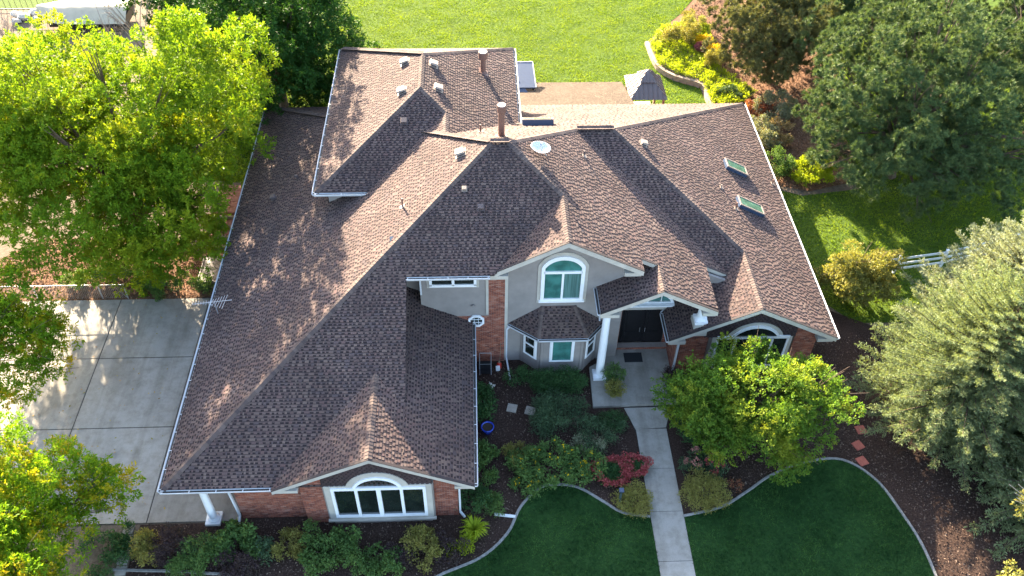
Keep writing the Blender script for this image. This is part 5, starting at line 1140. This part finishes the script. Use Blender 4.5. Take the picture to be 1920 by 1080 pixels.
# white three-rail fence
fc = thing('rail_fence', 'white three rail vinyl fence between golden shrub and spruces', 'fence', (0, 0, 0)); fp = [(23.2, 1.05), (26.0, 1.5), (28.8, 2.3), (31.5, 3.2), (34.3, 4.1)]
for x, y in fp: a = MB(); a.bb(x - .065, x + .065, y - .065, y + .065, 0, 1.25); o = a.build('post', M['white'], fc); a = MB(); a.add([(x - .09, y - .09, 1.25), (x + .09, y - .09, 1.25), (x + .09, y + .09, 1.25), (x - .09, y + .09, 1.25), (x, y, 1.34)], [(0, 1, 4), (1, 2, 4), (2, 3, 4), (3, 0, 4), (3, 2, 1, 0)]); a.build('post_cap', M['white'], o)
fp0 = [(21.6, .8)] + fp
for (x0, y0), (x1, y1) in zip(fp0[:-1], fp0[1:]):
    for z in (.3, .68, 1.06): a = MB(); a.bar((x0, y0, z), (x1, y1, z), .04, .14); a.build('rail', M['white'], fc)
# chain link fence at the back of the driveway
cf = thing('chain_link_fence', 'chain link fence along the back edge of the driveway', 'fence', (0, 0, 0)); FX = (-26, -22.6, -19.3, -18.0)
for x in FX: a = MB(); a.tube([(x, .1, 0), (x, .1, 1.05)], .03, 8); a.build('post', M['metal'], cf)
a = MB(); a.tube([(-26, .1, 1.03), (-18.0, .1, 1.03)], .02, 8); a.build('top_rail', M['metal'], cf)
a = MB(); x = -26.
while x < -18.3:
    for sg in (-1, 1):
        z0, z1 = (0.03, 1.0); dx = .97 * .62; xa, xb = (x, x + dx) if sg > 0 else (x + dx, x); xb = min(xb, -18.02); xa = min(xa, -18.02); a.bar((xa, .1, z0), (xb, .1, z1), .006, .006)
    x += .11
a.build('wire_mesh', M['metal'], cf, kind='stuff')
# iron fence, covered trailer, boulders, log in the far left corner
ir = thing('iron_fence', 'thin black iron fence in the upper left corner', 'fence', (0, 0, 0))
for i in range(15): x = -37.5 + i * .42; a = MB(); a.tube([(x, 31.2, 0), (x, 31.2, 1.3)], .018, 5); a.build('picket', M['black'], ir)
for z in (.15, 1.15): a = MB(); a.bar((-37.6, 31.2, z), (-31.5, 31.2, z), .03, .04); a.build('rail', M['black'], ir)
sheet('lawn', [(-60, 31.4), (-31, 31.4), (-28, 60), (-60, 60)], -.003, M['turf'], kind='structure')
tp = thing('covered_boat', 'beige tarpaulin covered boat on a trailer in the upper left corner', 'boat', (-28.6, 29.2, 0)); a = MB(); V = []; nx, ny = 18, 12
for i in range(nx + 1):
    for j in range(ny + 1):
        u, v = i / nx * 2 - 1, j / ny * 2 - 1; wv = 1.75 * (1 - max(0, -u) ** 3 * .75); h = .75 + .95 * math.cos(v * 1.45) * (1 - .25 * max(0, -u) ** 2) + .02 * math.sin(i * 2.1); V.append((u * 3.4, v * wv, h))
a.add(V, [(i * (ny + 1) + j, (i + 1) * (ny + 1) + j, (i + 1) * (ny + 1) + j + 1, i * (ny + 1) + j + 1) for i in range(nx) for j in range(ny)]); a.build('tarpaulin', M['tarp'], tp, smooth=True)
a = MB(); a.bb(-2.4, 3.2, -1.2, 1.2, .35, 1.0); a.build('hull', M['black'], tp)
for sx in (-.6, .9):
    for sy in (-1, 1): a = MB(); a.tube([(sx, sy * 1.25, .33), (sx, sy * 1.45, .33)], .32, 16); a.build('wheel', M['black'], tp)
rk = random.Random(4)
for i, (x, y, s_) in enumerate(((-33.6, 29.9, .55), (-33.0, 30.5, .5), (-34.3, 30.3, .45), (-32.6, 29.6, .4), (-34.0, 29.3, .38))):
    a = MB(); V = []; n1, n2 = 5, 9
    for j in range(1, n1):
        for k in range(n2): th = math.pi * j / n1; ph = 2 * math.pi * k / n2; q_ = s_ * rk.uniform(.8, 1.15); V.append((q_ * math.sin(th) * math.cos(ph), q_ * .8 * math.sin(th) * math.sin(ph), q_ * .6 * math.cos(th)))
    V += [(0, 0, s_ * .6), (0, 0, -s_ * .5)]; F = [(j * n2 + k, j * n2 + (k + 1) % n2, (j + 1) * n2 + (k + 1) % n2, (j + 1) * n2 + k) for j in range(n1 - 2) for k in range(n2)] + [(len(V) - 2, k, (k + 1) % n2)[::1] for k in range(n2)] + [(len(V) - 1, (n1 - 2) * n2 + (k + 1) % n2, (n1 - 2) * n2 + k) for k in range(n2)]
    a.add(V, F); o = a.build('boulder', M['rock'], None); o.location = (x, y, s_ * .35); tag(o, ('largest pale boulder at the front of the rock pile', 'pale boulder nearest the iron fence', 'leftmost pale boulder of the rock pile', 'smaller pale boulder nearest the covered boat', 'smallest pale boulder in the rock pile')[i], 'boulder', 'pale boulders in the far left corner')
# red stepped deck and grey hatch left of the house
dk = thing('paver_steps', 'red paver landing with timber edged steps by the left wall', 'steps', (0, 0, 0))
for i in range(2):
    for j in range(5): a = MB(); a.bb(-14.75 + i * .85, -13.93 + i * .85, 6.35 + j * .5, 6.82 + j * .5, .3, .52); a.build('paver', M['redwood'], dk)
for k in range(4):
    z = .44 - k * .11; y = 5.95 - k * .72; a = MB(); a.bb(-14.9, -12.9, y, y + .16, 0, z + .06); a.build('step_edge', M['wood'], dk); a = MB(); a.bb(-14.85, -12.95, y - .54, y - .02, 0, z - .06); a.build('step_tread', M['redwood'], dk)
hb = thing('cold_frame', 'grey glazed cold frame at the driveway corner by the left wall', 'cold frame', (-13.75, 1.75, 0))
a = MB(); a.bb(-.75, .75, -1.0, 1.0, 0, .40); a.build('frame_box', M['wood'], hb)
for i in (-1, 0): a = MB(); a.bb(-.7, .7, -.95 + (i + 1) * .96, -.02 + (i + 1) * .96, .45, .48); a.build('glass_lid', M['ventd'], hb)
a = MB(); a.bar((-.72, -1.0, .5), (-.72, 1.0, .5), .05, .05); a.bar((.72, -1, .5), (.72, 1, .5), .05, .05); a.bar((-.7, -1, .5), (.7, -1, .5), .05, .05); a.build('metal_edge', M['slate'], hb)
# grey stepping pavers from the driveway
for i in range(5):
    a = MB(); a.box((0, 0, .02), (.42, .4, .05)); o = a.build('stepping_paver', M['concrete'], None); o.location = (-14.42 + i * .045, -13.42 - i * .46, .01); o.rotation_euler = (0, 0, R(-3 + i))
    tag(o, ('grey square paver touching the driveway edge', 'second grey paver from the driveway', 'middle of the five grey pavers', 'fourth grey paver from the driveway', 'grey paver farthest from the driveway')[i], 'paver', 'grey pavers by the ground cover')
for i, (x, y, r_) in enumerate(((18.0, -9.3, 8), (17.6, -10.15, 24), (17.5, -11.0, 20))):
    a = MB(); a.box((0, 0, .02), (.44, .44, .06)); o = a.build('stepping_stone', M['redpaver'], None); o.location = (x, y, .01); o.rotation_euler = (0, 0, R(r_)); tag(o, ('red stepping stone nearest the house, under the spruce tip', 'middle red stepping stone beside the maple', 'red stepping stone nearest the front lawn')[i], 'stepping stone', 'red stepping stones in the mulch')
for i, (x, y) in enumerate(((1.83, -7.6), (2.68, -7.78))):
    a = MB(); a.box((0, 0, .02), (.46, .46, .06)); o = a.build('stepping_stone', M['stone'], None); o.location = (x, y, .01); o.rotation_euler = (0, 0, R(-14 - 4 * i)); tag(o, ('left tan stepping stone in the courtyard bed', 'right tan stepping stone beside the weeping juniper')[i], 'stepping stone', 'tan stepping stones in the courtyard bed')
# lamp post
lp = thing('path_light', 'slim dark green bollard light between sedum ring and spirea', 'lamp', (6.22, -12.9, 0)); a = MB(); a.bb(-.045, .045, -.045, .045, 0, 1.2); a.build('post', M['lampgreen'], lp); a = MB(); a.bb(-.1, .1, -.1, .1, 1.2, 1.26); a.build('lamp_cap', M['navy'], lp); a = MB(); a.bb(-.07, .07, -.07, .07, 1.1, 1.2); a.build('lamp_head', M['glass_dark'], lp)
# blue pot with soil on a stand
bpot = thing('plant_pot', 'round cobalt blue glazed pot of soil in the courtyard bed', 'pot', (.65, -8.95, 0)); a = MB(); a.lathe((0, 0, 0), [(.14, 0), (.17, .12), (.27, .3), (.30, .46), (.31, .5), (.25, .5), (.24, .44)], 24); a.build('pot', M['blue'], bpot, smooth=True); a = MB(); a.lathe((0, 0, .43), [(.245, 0), (.245, .02)], 24); a.build('soil', M['soil'], bpot)
# garden figure
gf = thing('garden_figure', 'small pale stone animal figure by the dark shrub', 'figure', (.85, -6.4, 0), R(40))
a = MB(); a.lathe((0, 0, 0), [(.1, 0), (.15, .06), (.14, .2), (.07, .3), (.03, .33)], 12); a.tube([(.0, 0, .1), (.18, 0, .1), (.3, 0, .06)], [.1, .08, .03], 10); a.build('body', M['rock'], gf, smooth=True)
a = MB(); a.lathe((-.02, 0, .3), [(.04, 0), (.085, .05), (.08, .11), (.02, .15)], 12); a.build('head', M['rock'], gf, smooth=True)
for sg in (-1, 1): a = MB(); a.tube([(-.03, sg * .04, .42), (-.04, sg * .06, .54)], [.025, .01], 6); a.build('ear', M['rock'], gf)
# utility cart and gas can in the nook
ct = thing('folding_cart', 'dark metal garden cart standing against the brick wall', 'cart', (.62, -5.25, 0))
for x in (-.28, .28): a = MB(); a.tube([(x, .3, .95), (x, .05, .95), (x, -.02, .1), (x, -.35, .08)], .018, 6); a.build('side_frame', M['metal'], ct)
a = MB(); a.bar((-.28, .3, .95), (.28, .3, .95), .03, .03); a.bar((-.28, -.02, .5), (.28, -.02, .5), .02, .02); a.build('cross_bar', M['metal'], ct)
a = MB(); a.bb(-.25, .25, -.3, .22, .1, .14); a.bb(-.25, .25, -.02, .02, .14, .7); a.build('tray', M['black'], ct)
for x in (-.3, .3): a = MB(); a.tube([(x - .03, .1, .09), (x + .03, .1, .09)], .09, 14); a.build('wheel', M['black'], ct)
gc = thing('garden_sprayer', 'red and white garden sprayer leaning in the brick corner', 'sprayer', (1.3, -5.1, 0), R(10)); a = MB(); a.lathe((0, 0, 0), [(.1, 0), (.12, .03), (.12, .3), (.07, .38), (.03, .4)], 14); a.build('tank', M['red'], gc); a = MB(); a.lathe((0, 0, .4), [(.05, 0), (.05, .08)], 10); a.tube([(0, 0, .42), (.1, .2, .9), (.12, .3, 1.5)], .014, 6); a.build('lance', M['wood'], gc)
a = MB(); a.bb(-.2, .0, -.2, -.1, 0, .3); a.build('jug', M['white'], gc)
a = MB(); a.bar((.85, -13.2, .09), (1.75, -13.33, .06), .11, .07); o = a.build('downspout_extension', M['gutter'], None); tag(o, 'white downspout extension lying across the bed to the lawn', 'downspout')
a = MB(); a.bb(-.45, .45, -.3, .3, 0, .02); o = a.build('doormat', M['mat'], None); o.location = (7.95, -4.75, .152); tag(o, 'dark doormat before the black double door', 'doormat')
# potted plants on the porch
for i, (x, y, s_, lb) in enumerate(((6.75, -6.35, 1., 'taller potted plant behind the entry column'), (6.7, -7.1, .8, 'round potted plant at the front of the porch'), (9.55, -6.45, .85, 'reddish potted plant at the right porch edge'), (9.5, -7.2, .7, 'green potted plant at the right porch corner'))):
    t = thing('potted_plant', lb, 'potted plant', (x, y, .15), 0, 'potted plants on the porch'); a = MB(); a.lathe((0, 0, 0), [(.14 * s_, 0), (.2 * s_, .25), (.24 * s_, .38), (.25 * s_, .42), (.2 * s_, .42), (.19 * s_, .38)], 18); a.build('pot', M['black'], t, smooth=True)
    P, D = crown_points([(0, 0, .68 * s_, .42 * s_, .42 * s_, .36 * s_)], 150, .35, .5, .1, 60 + i); V, F = shoots(P, D, 12, .2, .08, .1, .35, seed=60 + i); link(bpy.data.objects.new('foliage', npmesh('foliage', V, F, M[('green', 'spirea', 'redleaf' if False else 'purple', 'green')[i]])), t)
for i, (x, y) in enumerate(((5.55, -5.0), (10.2, -11.9), (8.98 + .05, -14.0 + .6))):
    pass
